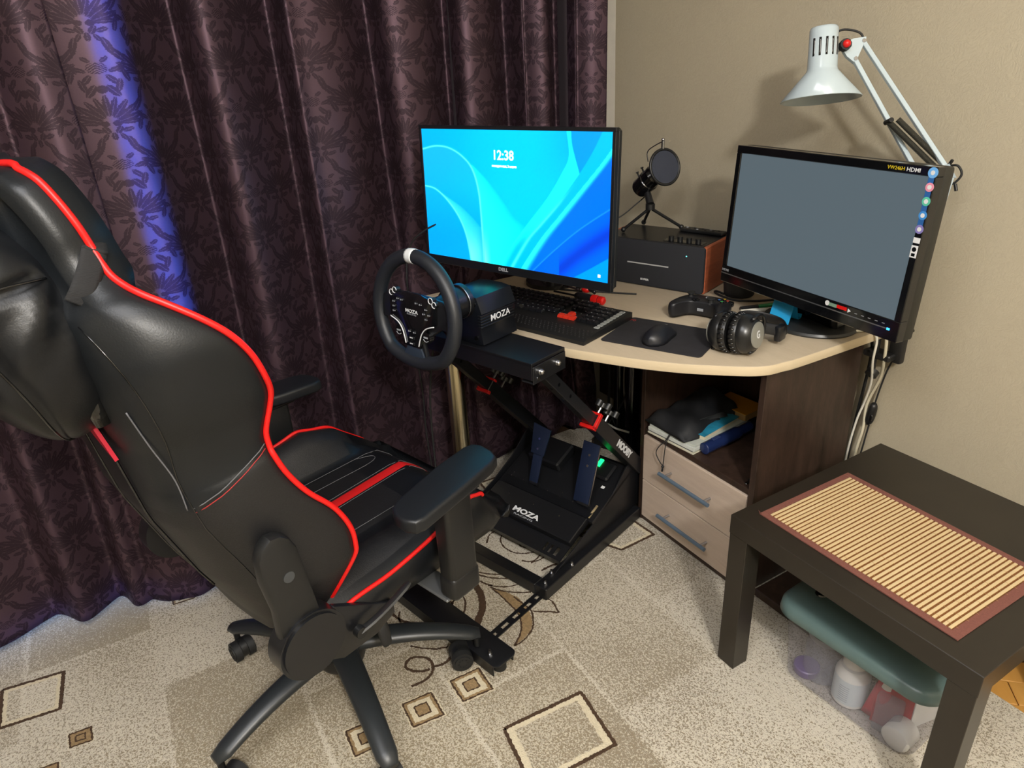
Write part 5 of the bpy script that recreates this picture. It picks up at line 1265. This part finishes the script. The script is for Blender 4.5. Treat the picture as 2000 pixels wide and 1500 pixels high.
m = MB(); m.box(E3+Vector((.012, .004, -.022)), (.006, .006, .016), .001, rot=(0, rad(-20), 0)); m.obj('cable_clip', 'black_plastic', LP)
B1 = Vector((-.045, .607, .775)); 
bar(E3, B1+Vector((.010, 0, 0)), .010, .010); bar(E2, B1-Vector((.012, 0, 0)), .010, .010)
m = MB(); m.cyl(B1+Vector((0, 0, -.035)), B1+Vector((0, 0, .01)), .007, 14); m.box(B1, (.03, .014, .03), .003); m.obj('pivot', 'white_metal', LP)
m = MB(); m.box((-.058, .618, .742), (.085, .028, .010), .003); m.box((-.045, .6225, .690), (.036, .022, .085), .005, seg=2); m.box((-.078, .605, .664), (.075, .04, .018), .004)
m.cyl((-.085, .596, .655), (-.085, .596, .707), .007, 14); m.cyl((-.085, .596, .612), (-.085, .596, .655), .006, 12); m.cyl((-.085, .590, .605), (-.085, .602, .615), .016, 18)
m.obj('clamp', mat('clamp_plastic', '1c1c1c', .4), LP, label='black clamp holding the desk edge')
m = MB(); m.tube(spl([(-.266, .497, 1.426), (-.257, .515, 1.437), (-.240, .535, 1.434), (-.227, .548, 1.424), (-.218, .553, 1.398)], 8), .0024, 8)
m.obj('cable', 'rubber', LP)
m = MB(); m.cyl((-.276, .487, 1.424), (-.264, .499, 1.427), .005, 12); m.obj('cable_collar', 'rubber', LP)
m = MB(); m.tube(spl([(-.006, .588, 1.140), (.008, .592, 1.150), (.024, .592, 1.151), (.034, .594, 1.134), (.024, .592, 1.115), (.006, .590, 1.104), (.002, .60, 1.05), (-.02, .612, .90), (-.04, .615, .78)], 8), .0026, 8); m.obj('cable', 'rubber', LP)
ctr = slab_c
# ------------------------------------------------------------------ cables behind the desk corner
def cable(pts, r, mt, label, n=8, **k): return tag(MB().tube(spl(pts, n), r, 8).obj(k.get('name', 'cable'), mt), label, 'cable', k.get('group'))
MT['cream_cable'] = mat('cream_cable', 'c3bda6', .45); MT['white_cable'] = mat('white_cable', 'd6d4c8', .45)
cable([(-.12, .50, .7385), (-.085, .545, .742), (-.068, .560, .722), (-.069, .562, .66), (-.085, .60, .58), (-.110, .626, .50), (-.122, .626, .44), (-.132, .626, .34), (-.137, .63, .20), (-.13, .62, .02)], .0032, 'white_cable', 'thin white cable hanging between the desk cabinet and the wall')
cable([(-.10, .535, .740), (-.072, .572, .745), (-.058, .584, .722), (-.056, .590, .66), (-.075, .62, .59), (-.105, .634, .50), (-.103, .632, .42), (-.110, .630, .34), (-.112, .635, .20), (-.10, .62, .02)], .0042, 'cream_cable', 'thicker cream cable hanging down the wall beside the thin white one')
cable([(-.13, .605, .75), (-.118, .606, .72), (-.114, .625, .66), (-.125, .640, .56), (-.135, .640, .40), (-.14, .64, .20)], .0045, 'rubber', 'black monitor cable going down behind the cabinet')
SW_ = empty('lamp_cord', (-.088, .64, .47), label='black lamp cord with an inline rocker switch hanging on the wallpaper', cat='cord')
m = MB(); m.tube(spl([Vector(p)-Vector((-.088, .64, .47)) for p in ((-.045, .640, .72), (-.058, .642, .66), (-.074, .642, .60), (-.086, .642, .52), (-.090, .642, .47), (-.098, .642, .38), (-.106, .640, .25), (-.10, .62, .02))], 8), .0024, 8); m.obj('wire', 'rubber', SW_)
m = MB(); m.tube([Vector((-.0008*k, 0, .034-.0068*k)) for k in range(11)], [.006, .010, .0115, .012, .0122, .0125, .0122, .012, .0115, .010, .006], 14, flat=1); sb = m.obj('switch_body', 'black_plastic', SW_)
MB().box((.004, -.011, -.006), (.008, .005, .018), .002).obj('rocker', 'gloss_black', sb)
cable([(-.533, .500, DH+.004), (-.566, .505, DH+.0035), (-.560, .492, DH+.0035), (-.52, .480, DH+.0035), (-.47, .482, DH+.0035), (-.43, .520, DH+.0035), (-.40, .57, DH+.0035), (-.37, .592, DH+.0035)], .0032, 'rubber', 'black cable looping on the desk in front of the round device')
cable([(-1.03, .20, 1.00), (-1.03, .15, .86), (-.99, .125, .775), (-.93, .135, DH+.004), (-.86, .17, DH+.003), (-.80, .22, DH+.003), (-.70, .30, DH+.003)], .0028, 'rubber', 'thin black cable drooping under the wide monitor')
cable([(-.86, -.235, 1.03), (-.93, -.29, .99), (-.975, -.32, .94), (-.985, -.335, .86), (-.99, -.335, .76), (-1.00, -.33, .62), (-1.01, -.32, .45), (-1.02, -.32, .30), (-1.02, -.31, .10), (-1.0, -.30, .013)], .0026, 'rubber', 'black cable hanging from the wide monitor behind the steering wheel')
cable([(-.90, -.26, .80), (-.935, -.28, .70), (-.965, -.30, .55), (-.985, -.31, .40), (-.985, -.315, .20), (-.97, -.32, .013)], .0036, 'rubber', 'black cable running down beside the bright chrome desk leg')
gl = 'cables tangled under the desk'
for pts, lab_ in zip((
    [(-1.02, .50, .70), (-1.04, .48, .58), (-1.03, .47, .45), (-1.00, .47, .40), (-.985, .46, .47), (-1.02, .47, .50), (-1.05, .48, .38), (-1.04, .46, .22), (-1.0, .42, .013)],
    [(-.99, .50, .70), (-.95, .49, .60), (-.915, .47, .50), (-.905, .46, .36), (-.94, .45, .22), (-1.0, .44, .12), (-1.03, .40, .013)],
    [(-1.06, .50, .70), (-1.05, .48, .52), (-1.07, .47, .40), (-1.03, .46, .28), (-1.02, .45, .18), (-.96, .44, .10), (-.92, .50, .04), (-.90, .53, .013)]), ('black cable with a small curled loop hanging in the dark under the desk', 'black cable sagging in a wide bow under the desk, nearest the gloss black leg', 'black cable under the desk running down behind the looped one to the back')):
    cable(pts, .003, 'rubber', lab_, group=gl)
cable([(-.95, .50, .70), (-.97, .49, .45), (-.96, .47, .30), (-.93, .46, .18), (-.90, .47, .13), (-.86, .49, .12), (-.80, .52, .10)], .0032, mat('grey_cable', '77726c', .5), 'grey cable hanging in the dark under the desk')
cable([(-1.02, .42, .10), (-.96, .40, .13), (-.90, .385, .145), (-.84, .40, .15)], .004, 'white_cable', 'white cable crossing behind the stand knobs')
pw = empty('power_strip', (-.93, .45, .0095), rad(25), label='dark power strip lying on the rug under the desk', cat='power strip')
MB().box((0, 0, .02), (.24, .055, .038), .006, seg=2).obj('housing', 'black_plastic', pw)
for x in (-.08, -.03, .02): m = MB(); m.cyl((x, 0, .038), (x, 0, .041), .019, 20); m.obj('socket', 'rubber', pw)
# ------------------------------------------------------------------ things on the desk
RD = empty('round_device', (-.505, .535, DH+.0006), label='black drum shaped device behind the second monitor, beside the wooden speaker side', cat='device')
m = MB(); m.lathe([(.040, 0), (.044, .004), (.047, .04), (.047, .088), (.043, .092), (0, .093)], 48); m.obj('body', mat('device_fabric', '17181d', .6, bump=.4, bscale=900, bdist=.0004), RD)
m = MB(); m.lathe([(.041, .0925), (.0, .0935)], 40); m.obj('top_plate', 'gloss_black', RD)
PHS = empty('phone_stand', (-.250, .412, DH+.0155), rad(10), label='small bright blue folded plastic phone stand', cat='phone stand')
sec = [(.0, -.004, .004), (-.006, .018, .050), (.0, .026, .054), (.006, .034, .048), (.012, .048, .006), (.016, .056, .001), (.02, .066, .006), (.021, .068, .014)]
pr = [(-.012, .001), (.012, .054), (.017, .0565), (.021, .054), (.038, .008), (.043, .004), (.052, .004), (.055, .008), (.055, .013)]
P2 = [(p.x, p.y) for p in spl([(a, b, 0) for a, b in pr], 4)]; th_ = .0016; lo = []
for i, p in enumerate(P2):
    a = P2[max(0, i-1)]; b = P2[min(len(P2)-1, i+1)]; d = Vector((b[0]-a[0], b[1]-a[1])).normalized(); lo.append((p[0]+d.y*th_, p[1]-d.x*th_))
m = MB(); n = len(P2)
for i in range(n-1):
    q = [P2[i], P2[i+1], lo[i+1], lo[i]]; vs = [(-.029, y, z) for y, z in q]+[(.029, y, z) for y, z in q]
    m.add(vs, [[0, 1, 2, 3], [7, 6, 5, 4], [0, 4, 5, 1], [1, 5, 6, 2], [2, 6, 7, 3], [3, 7, 4, 0]])
m.obj('folded_plate', mat('bright_blue_plastic', '1f93c9', .4), PHS)
def pen(a, b, r, mt, cap, label, frac=.3):
    a, b = Vector(a), Vector(b); o = empty('marker', a, label=label, cat='marker'); d = b-a
    MB().cyl(d*frac, d, r, 14).obj('barrel', mt, o); MB().cyl((0, 0, 0), d*frac, r*1.12, 14).obj('cap', cap, o); return o
z = DH+.0065
pen((-.402, .430, z), (-.345, .60, z), .0055, mat('green_barrel', '1f8a4c', .35), 'satin_black', 'green marker with black cap, beside the white marker on the desk')
pen((-.384, .412, z), (-.318, .56, z), .0056, mat('white_barrel', 'c8c6bd', .35), mat('cream_cap', 'cfccc0', .35), 'white marker lying next to the green one, beside the monitor base')
def driver(T, label, cols):
    o = rootm('screwdriver', T, label=label, cat='screwdriver')
    m = MB(); Ty_ = Matrix(((0, 0, 1, 0), (1, 0, 0, 0), (0, 1, 0, 0), (0, 0, 0, 1)))
    MB().lathe([(.006, 0), (.012, .004), (.013, .02), (.010, .03), (.0125, .045), (.0135, .075), (.0125, .09), (.007, .098)], 20, Ty_).obj('handle', 'satin_black', o)
    MB().lathe([(.0128, .012), (.0139, .016), (.0139, .030), (.0128, .034)], 20, Ty_).obj('grip_band', 'red', o, label='red grip band')
    MB().lathe([(.0075, -.010), (.0125, -.006), (.0133, .006), (.0125, .010)], 20, Ty_).obj('end_cap', 'red', o, label='red end cap')
    MB().cyl((.098, 0, 0), (.18, 0, 0), .0032, 10).obj('shaft', mat('driver_shaft', '2a2b30', .3, .9) , o)
driver(Matrix.Translation((-.690, .158, DH+.0145)) @ Matrix.Rotation(rad(198.6), 4, 'Z'), 'black and red screwdriver lying behind the keyboard', 0)
PL = rootm('pliers', Matrix.Translation((-.80, .172, DH+.014)) @ Matrix.Rotation(rad(200), 4, 'Z') @ Matrix.Diagonal((.9, .9, .9, 1)), label='small black tool with red handle behind the keyboard', cat='tool')
m = MB(); m.tube(spl([(-.055, .012, .008), (-.02, .004, .016), (0, 0, .02), (.03, -.002, .006)], 6), [.007]*7+[.009]*6+[.006]*6, 10); m.obj('handle', 'satin_black', PL)
m = MB(); m.sphere((-.012, .004, .010), .015, 16, (1.2, .9, .8)); m.obj('grip', 'red', PL, label='red grip'); MB().tube([(.02, 0, .004), (.09, -.004, .006)], [.005, .002], 10).obj('jaw', mat('dark_jaw', '2c1f22', .4, .5), PL)
# ------------------------------------------------------------------ in the cabinet niche (shelf top z=.352)
SZ = .3525
MT['paper'] = mat('paper', 'c4c8c2', .8, var=.08, vscale=40)
z = SZ
for k, (lab, mt, x0, x1, y0, y1, h, a) in enumerate((
        ('white notepad at the bottom of the stack in the cabinet niche', mat('notepad_white', 'd0cdb8', .7), -.541, -.362, .222, .47, .004, 5),
        ('dark blue folder under the papers in the cabinet niche', mat('folder_blue', '14264d', .45), -.541, -.368, .226, .47, .005, 5),
        ('thick stack of white papers in the cabinet niche', 'paper', -.540, -.360, .222, .475, .012, 5),
        ('white exercise book on the papers in the cabinet niche', mat('booklet', 'b9beb6', .7), -.538, -.362, .226, .465, .006, 6),)):
    o = empty('notepad' if k == 0 else ('folder' if k == 1 else ('paper_stack' if k == 2 else 'exercise_book')), ((x0+x1)/2, (y0+y1)/2, z), rad(a), label=lab, cat='papers')
    w, d = x1-x0, y1-y0
    MB().bb((-w/2, -d/2, 0), (w/2, d/2, h), .0006).obj('pages' if k != 1 else 'cover', mt, o); z += h+.0004
    if k in (0, 3): MB().bb((-w/2-.0005, -d/2-.0005, h), (w/2+.0005, d/2+.0005, h+.0006)).obj('cover', mt, o); z += .0008
BK = empty('book', (-.428, .352, z), rad(9), label='book with turquoise cover on the papers in the niche', cat='book')
MB().bb((-.058, -.085, 0), (.058, .085, .013), .001).obj('pages', mat('pages_cream', 'cfc8ad', .8), BK)
m = MB(); m.bb((-.060, -.087, .013), (.060, .087, .0145)); m.obj('cover', NT('turquoise_cover').m if False else mat('turquoise_cover', '2a86a6', .35, var=.5, vscale=25), BK)
YB = empty('book', (-.435, .492, z), rad(4), label='yellow book at the back of the niche stack', cat='book')
MB().bb((-.065, -.04, 0), (.065, .05, .022), .001).obj('pages', mat('pages_old', 'a88a5a', .8), YB); MB().bb((-.067, -.042, .022), (.067, .052, .0245), .0005).obj('cover', mat('yellow_cover', 'c48a1e', .4), YB)
# drawstring pouch draped over the stack, cords hanging in front of the drawer
PO = empty('drawstring_pouch', (-.46, .33, z), label='black drawstring pouch draped over the papers in the niche, its cord hanging out', cat='pouch')
nx_, ny_ = 22, 24; vs = []; 
for j in range(ny_+1):
    for i in range(nx_+1):
        u, v = i/nx_, j/ny_; x = -.09+.17*u-.02*v; y = -.110+.25*v; wv = .006*sin(9*u+5*v)+.004*sin(17*v-3*u)
        h = .022+.030*math.sin(PI*min(1, u*1.05))**.6*(.5+.5*v) + wv
        if v < .12: h -= .018*(1-v/.12)
        if u > .85: h -= .01*(u-.85)/.15
        if u < .1: h -= .02*(1-u/.1)
        vs.append((x+.012*sin(6*v), y, max(.0045, h)+.0005))
fs = [[j*(nx_+1)+i, j*(nx_+1)+i+1, (j+1)*(nx_+1)+i+1, (j+1)*(nx_+1)+i] for j in range(ny_) for i in range(nx_)]
m = MB(); m.add(vs, fs, None, True); n0 = len(vs); m.add([(v[0], v[1], min(v[2], .004)-.0035+.0005) for v in vs], [f[::-1] for f in fs], None, True)
per = [i for i in range(nx_+1)]+[(j)*(nx_+1)+nx_ for j in range(1, ny_+1)]+[ny_*(nx_+1)+i for i in range(nx_-1, -1, -1)]+[j*(nx_+1) for j in range(ny_-1, 0, -1)]
m.f += [[per[k], n0+per[k], n0+per[(k+1) % len(per)], per[(k+1) % len(per)]] for k in range(len(per))]; m.mi += [0]*len(per); m.sm += [True]*len(per)
m.obj('pouch', mat('pouch_cloth', '15171b', .7, var=.15, vscale=20, bump=.3, bscale=700, bdist=.0005), PO)
m = MB(); L0 = Vector((-.46, .33, z)); g = lambda x, y, zz: Vector((x, y, zz))-L0
for k in range(5): m.tube(spl([g(-.395+.002*k, .40, .425-.003*k), g(-.41-.004*k, .32, .418-.004*k), g(-.432-.005*k, .26, .402-.005*k), g(-.440-.003*k, .232, .385)], 6), .0022, 6)
m.obj('gathered_mouth', 'rubber', PO)
m = MB(); m.tube(spl([g(-.443, .226, .388), g(-.446, .212, .365), g(-.470, .205, .330), g(-.478, .205, .305), g(-.462, .205, .285), g(-.447, .205, .277)], 8), .0016, 6)
m.tube(spl([g(-.438, .226, .388), g(-.440, .210, .365), g(-.442, .205, .33), g(-.445, .205, .29), g(-.447, .205, .277)], 8), .0016, 6); m.sphere(g(-.447, .205, .274), .005, 10); m.tube([g(-.447, .205, .272), g(-.449, .205, .256)], .003, 6); m.obj('cord', 'rubber', PO)
BT = rootm('hair_clipper', Matrix.Translation((-.338, .285, SZ+.019)) @ Matrix.Rotation(rad(92), 4, 'Z'), label='dark blue rounded hand tool lying beside the papers in the niche', cat='tool')
MB().tube(spl([(-.03, 0, 0), (-.02, 0, 0), (.02, 0, .002), (.07, 0, .004), (.12, 0, .006), (.17, 0, .01)], 5), [.006, .012, .016, .018]+[.018]*8+[.019]*8+[.015]*6, 16).obj('body', mat('navy_gloss', '1b2850', .22), BT)
m = MB(); m.box((.02, 0, .019), (.03, .012, .004), .001); m.obj('slider', mat('navy_soft', '2b3a66', .5), BT)
KY = empty('keychain', (-.162, .262, SZ), label='small steel keychain at the right end of the niche', cat='keychain')
for k, (dy, rz_) in enumerate(((0, 10), (.02, 70), (.05, 30), (.08, 100))):
    m = MB(); m.tube([(.010*cos(2*PI*i/16), dy+.010*sin(2*PI*i/16), .0025+.002*k) for i in range(16)], .0016, 6, True); m.obj('ring', 'steel', KY)
MB().box((0, -.012, .003), (.008, .03, .002), .0008).obj('key', 'steel', KY); MB().cyl((.004, .10, .004), (.0, .16, .012), .006, 12).obj('penlight', 'steel', KY)
# ------------------------------------------------------------------ storage box under the table
t = NT('cloudy_clear_plastic'); t.set(Base__Color=lin('a9a7ac'), Roughness=.25)
tp = t.n('ShaderNodeBsdfTransparent', Color=(.93, .93, .95, 1)); mx = t.n('ShaderNodeMixShader', Fac=.20)
t.t.links.new(tp.outputs[0], mx.inputs[1]); t.t.links.new(t.b.outputs[0], mx.inputs[2]); t.t.links.new(mx.outputs[0], t.t.nodes['Material Output'].inputs[0]); MT['cloudy'] = t.m
t = NT('green_grey_lid'); t.set(Base__Color=lin('5f7573'), Roughness=.3)
tp = t.n('ShaderNodeBsdfTransparent', Color=(.8, .86, .86, 1)); mx = t.n('ShaderNodeMixShader', Fac=.82)
t.t.links.new(tp.outputs[0], mx.inputs[1]); t.t.links.new(t.b.outputs[0], mx.inputs[2]); t.t.links.new(mx.outputs[0], t.t.nodes['Material Output'].inputs[0]); MT['lid'] = t.m
BXR = rad(3.5); bo = Vector((.268, .222, .0095)); SB = empty('storage_box', bo, BXR, label='clear plastic storage box with grey green lid under the side table', cat='box')
def ringz(w, d, r, z, n=6): return [Vector((x, y, z)) for x, y in rrect(w, d, r, n)]
m = MB(); rings = [ringz(.29, .215, .03, .004), ringz(.31, .235, .035, .012), ringz(.338, .262, .04, .197), ringz(.343, .266, .04, .204)]
m.loft(rings, cap=False); m.add(ringz(.29, .215, .03, .004), [list(range(28))[::-1] if False else list(range(len(ringz(.29, .215, .03, .004))))])
m.obj('body', 'cloudy', SB)
m = MB(); m.loft([ringz(.366, .288, .05, .198), ringz(.374, .296, .052, .202), ringz(.370, .292, .052, .222), ringz(.350, .272, .045, .231), ringz(.30, .22, .03, .233)]); m.obj('lid', 'lid', SB)
for s in (1, -1): m = MB(); m.lathe([(.014, .2325), (.012, .2365), (.004, .2375), (0, .2375)], 20, Matrix.Translation((s*.125, -.05, 0))); m.obj('lid_button', 'gloss_black', SB)
def inbox(name, x, y, rz, label, cat, T=None):
    o = empty(name, label=label, cat=cat); base = Matrix.Translation(bo) @ Matrix.Rotation(BXR, 4, 'Z') @ Matrix.Translation((x, y, .0052)) @ Matrix.Rotation(rad(rz), 4, 'Z') @ Matrix.Diagonal((1.22, 1.22, 1.22, 1))
    o.matrix_world = base @ T if T is not None else base; return o
MT['pot_white'] = mat('white_pot', 'c9c9c6', .4)
o = inbox('glass_jar', -.090, -.050, 0, 'clear round glass jar at the left end inside the storage box', 'jar')
t = NT('jar_glass'); t.set(Base__Color=lin('8f93a0'), Roughness=.08); tp = t.n('ShaderNodeBsdfTransparent'); mx = t.n('ShaderNodeMixShader', Fac=.28)
t.t.links.new(tp.outputs[0], mx.inputs[1]); t.t.links.new(t.b.outputs[0], mx.inputs[2]); t.t.links.new(mx.outputs[0], t.t.nodes['Material Output'].inputs[0]); MT['jar'] = t.m
m = MB(); m.lathe([(.030, 0), (.036, .006), (.037, .075), (.033, .085), (.033, .10)], 32); m.obj('jar_body', 'jar', o)
MB().cyl((0, 0, .10), (0, 0, .112), .035, 28).obj('jar_lid', mat('grey_lid', '6e6f78', .4), o)
o = inbox('purple_roll', -.118, -.07, 0, 'flat purple tin lying at the left end inside the storage box', 'tin'); o.name = 'purple_tin'
MB().lathe([(.024, 0), (.025, .003), (.025, .014), (.023, .016), (0, .0165)], 24).obj('tin_body', mat('purple_tin', '5a4a78', .35), o)
o = inbox('pill_bottle', -.012, -.062, 0, 'white plastic bottle with printed label inside the storage box', 'bottle')
m = MB(); m.lathe([(.028, 0), (.031, .004), (.031, .070), (.024, .086), (.019, .088), (.019, .092)], 32); bb_ = m.obj('bottle_body', 'pot_white', o)
MB().lathe([(.021, .090), (.021, .112), (.018, .115), (0, .1155)], 28).obj('cap', 'pot_white', o)
m = MB(); m.lathe([(.0315, .010), (.0315, .066)], 32, None, True, False); m.obj('label', mat('label_grey', 'b9c2c8', .6), bb_)
m = MB()
for k in range(8): m.tube([(.0322*cos(rad(-100+3*q)), .0322*sin(rad(-100+3*q)), .018+.005*k) for q in range(12)], .0004, 4)
m.obj('print_line', 'gray_ink', bb_, kind='stuff')
o = inbox('glue_tube', .050, -.068, 12, 'red and white tube with white cap standing in the storage box', 'tube', Matrix.Rotation(rad(8), 4, 'Y'))
m = MB(); m.loft([[Vector((.018*cos(a)*kx, .014*sin(a)*ky, z)) for a in [2*PI*i/20 for i in range(20)]] for kx, ky, z in ((1.15, .15, .0), (1.1, .4, .02), (1, .9, .07), (.95, .95, .085), (.5, .6, .092))]); m.obj('tube_body', mat('tube_red', 'b02030', .35), o)
MB().lathe([(.012, .09), (.011, .112), (.008, .116), (0, .117)], 20).obj('cap', 'pot_white', o)
o = inbox('blister_pack', .083, -.070, 14, 'clear blister card with red header standing in the storage box', 'package')
MB().bb((-.028, -.001, 0), (.034, .0005, .150), .0004).obj('card', mat('red_card', 'a01d2a', .4), o)
MB().box((.0, -.012, .045), (.045, .02, .085), .006, seg=2).obj('blister', 'jar', o)
o = inbox('carton', .115, .03, 75, 'white printed carton at the right end inside the storage box', 'box')
MB().box((0, 0, .075), (.10, .03, .15), .0008).obj('carton_body', 'pot_white', o)
m = MB()
for k in range(3): m.bb((-.045, -.0158, .10+.008*k), (.045, -.0151, .1025+.008*k))
m.obj('printed_line', mat('maroon_print', '6b2630', .6), o, kind='stuff')
o = inbox('white_jar', .120, -.060, 0, 'small white jar lying on its side in the storage box', 'jar', Matrix.Translation((0, 0, .026)) @ Matrix.Rotation(rad(90), 4, 'X'))
m = MB(); m.lathe([(0, 0), (.022, .001), (.0245, .004), (.0245, .04), (.022, .042), (0, .0425)], 28); m.obj('jar_body', 'pot_white', o)
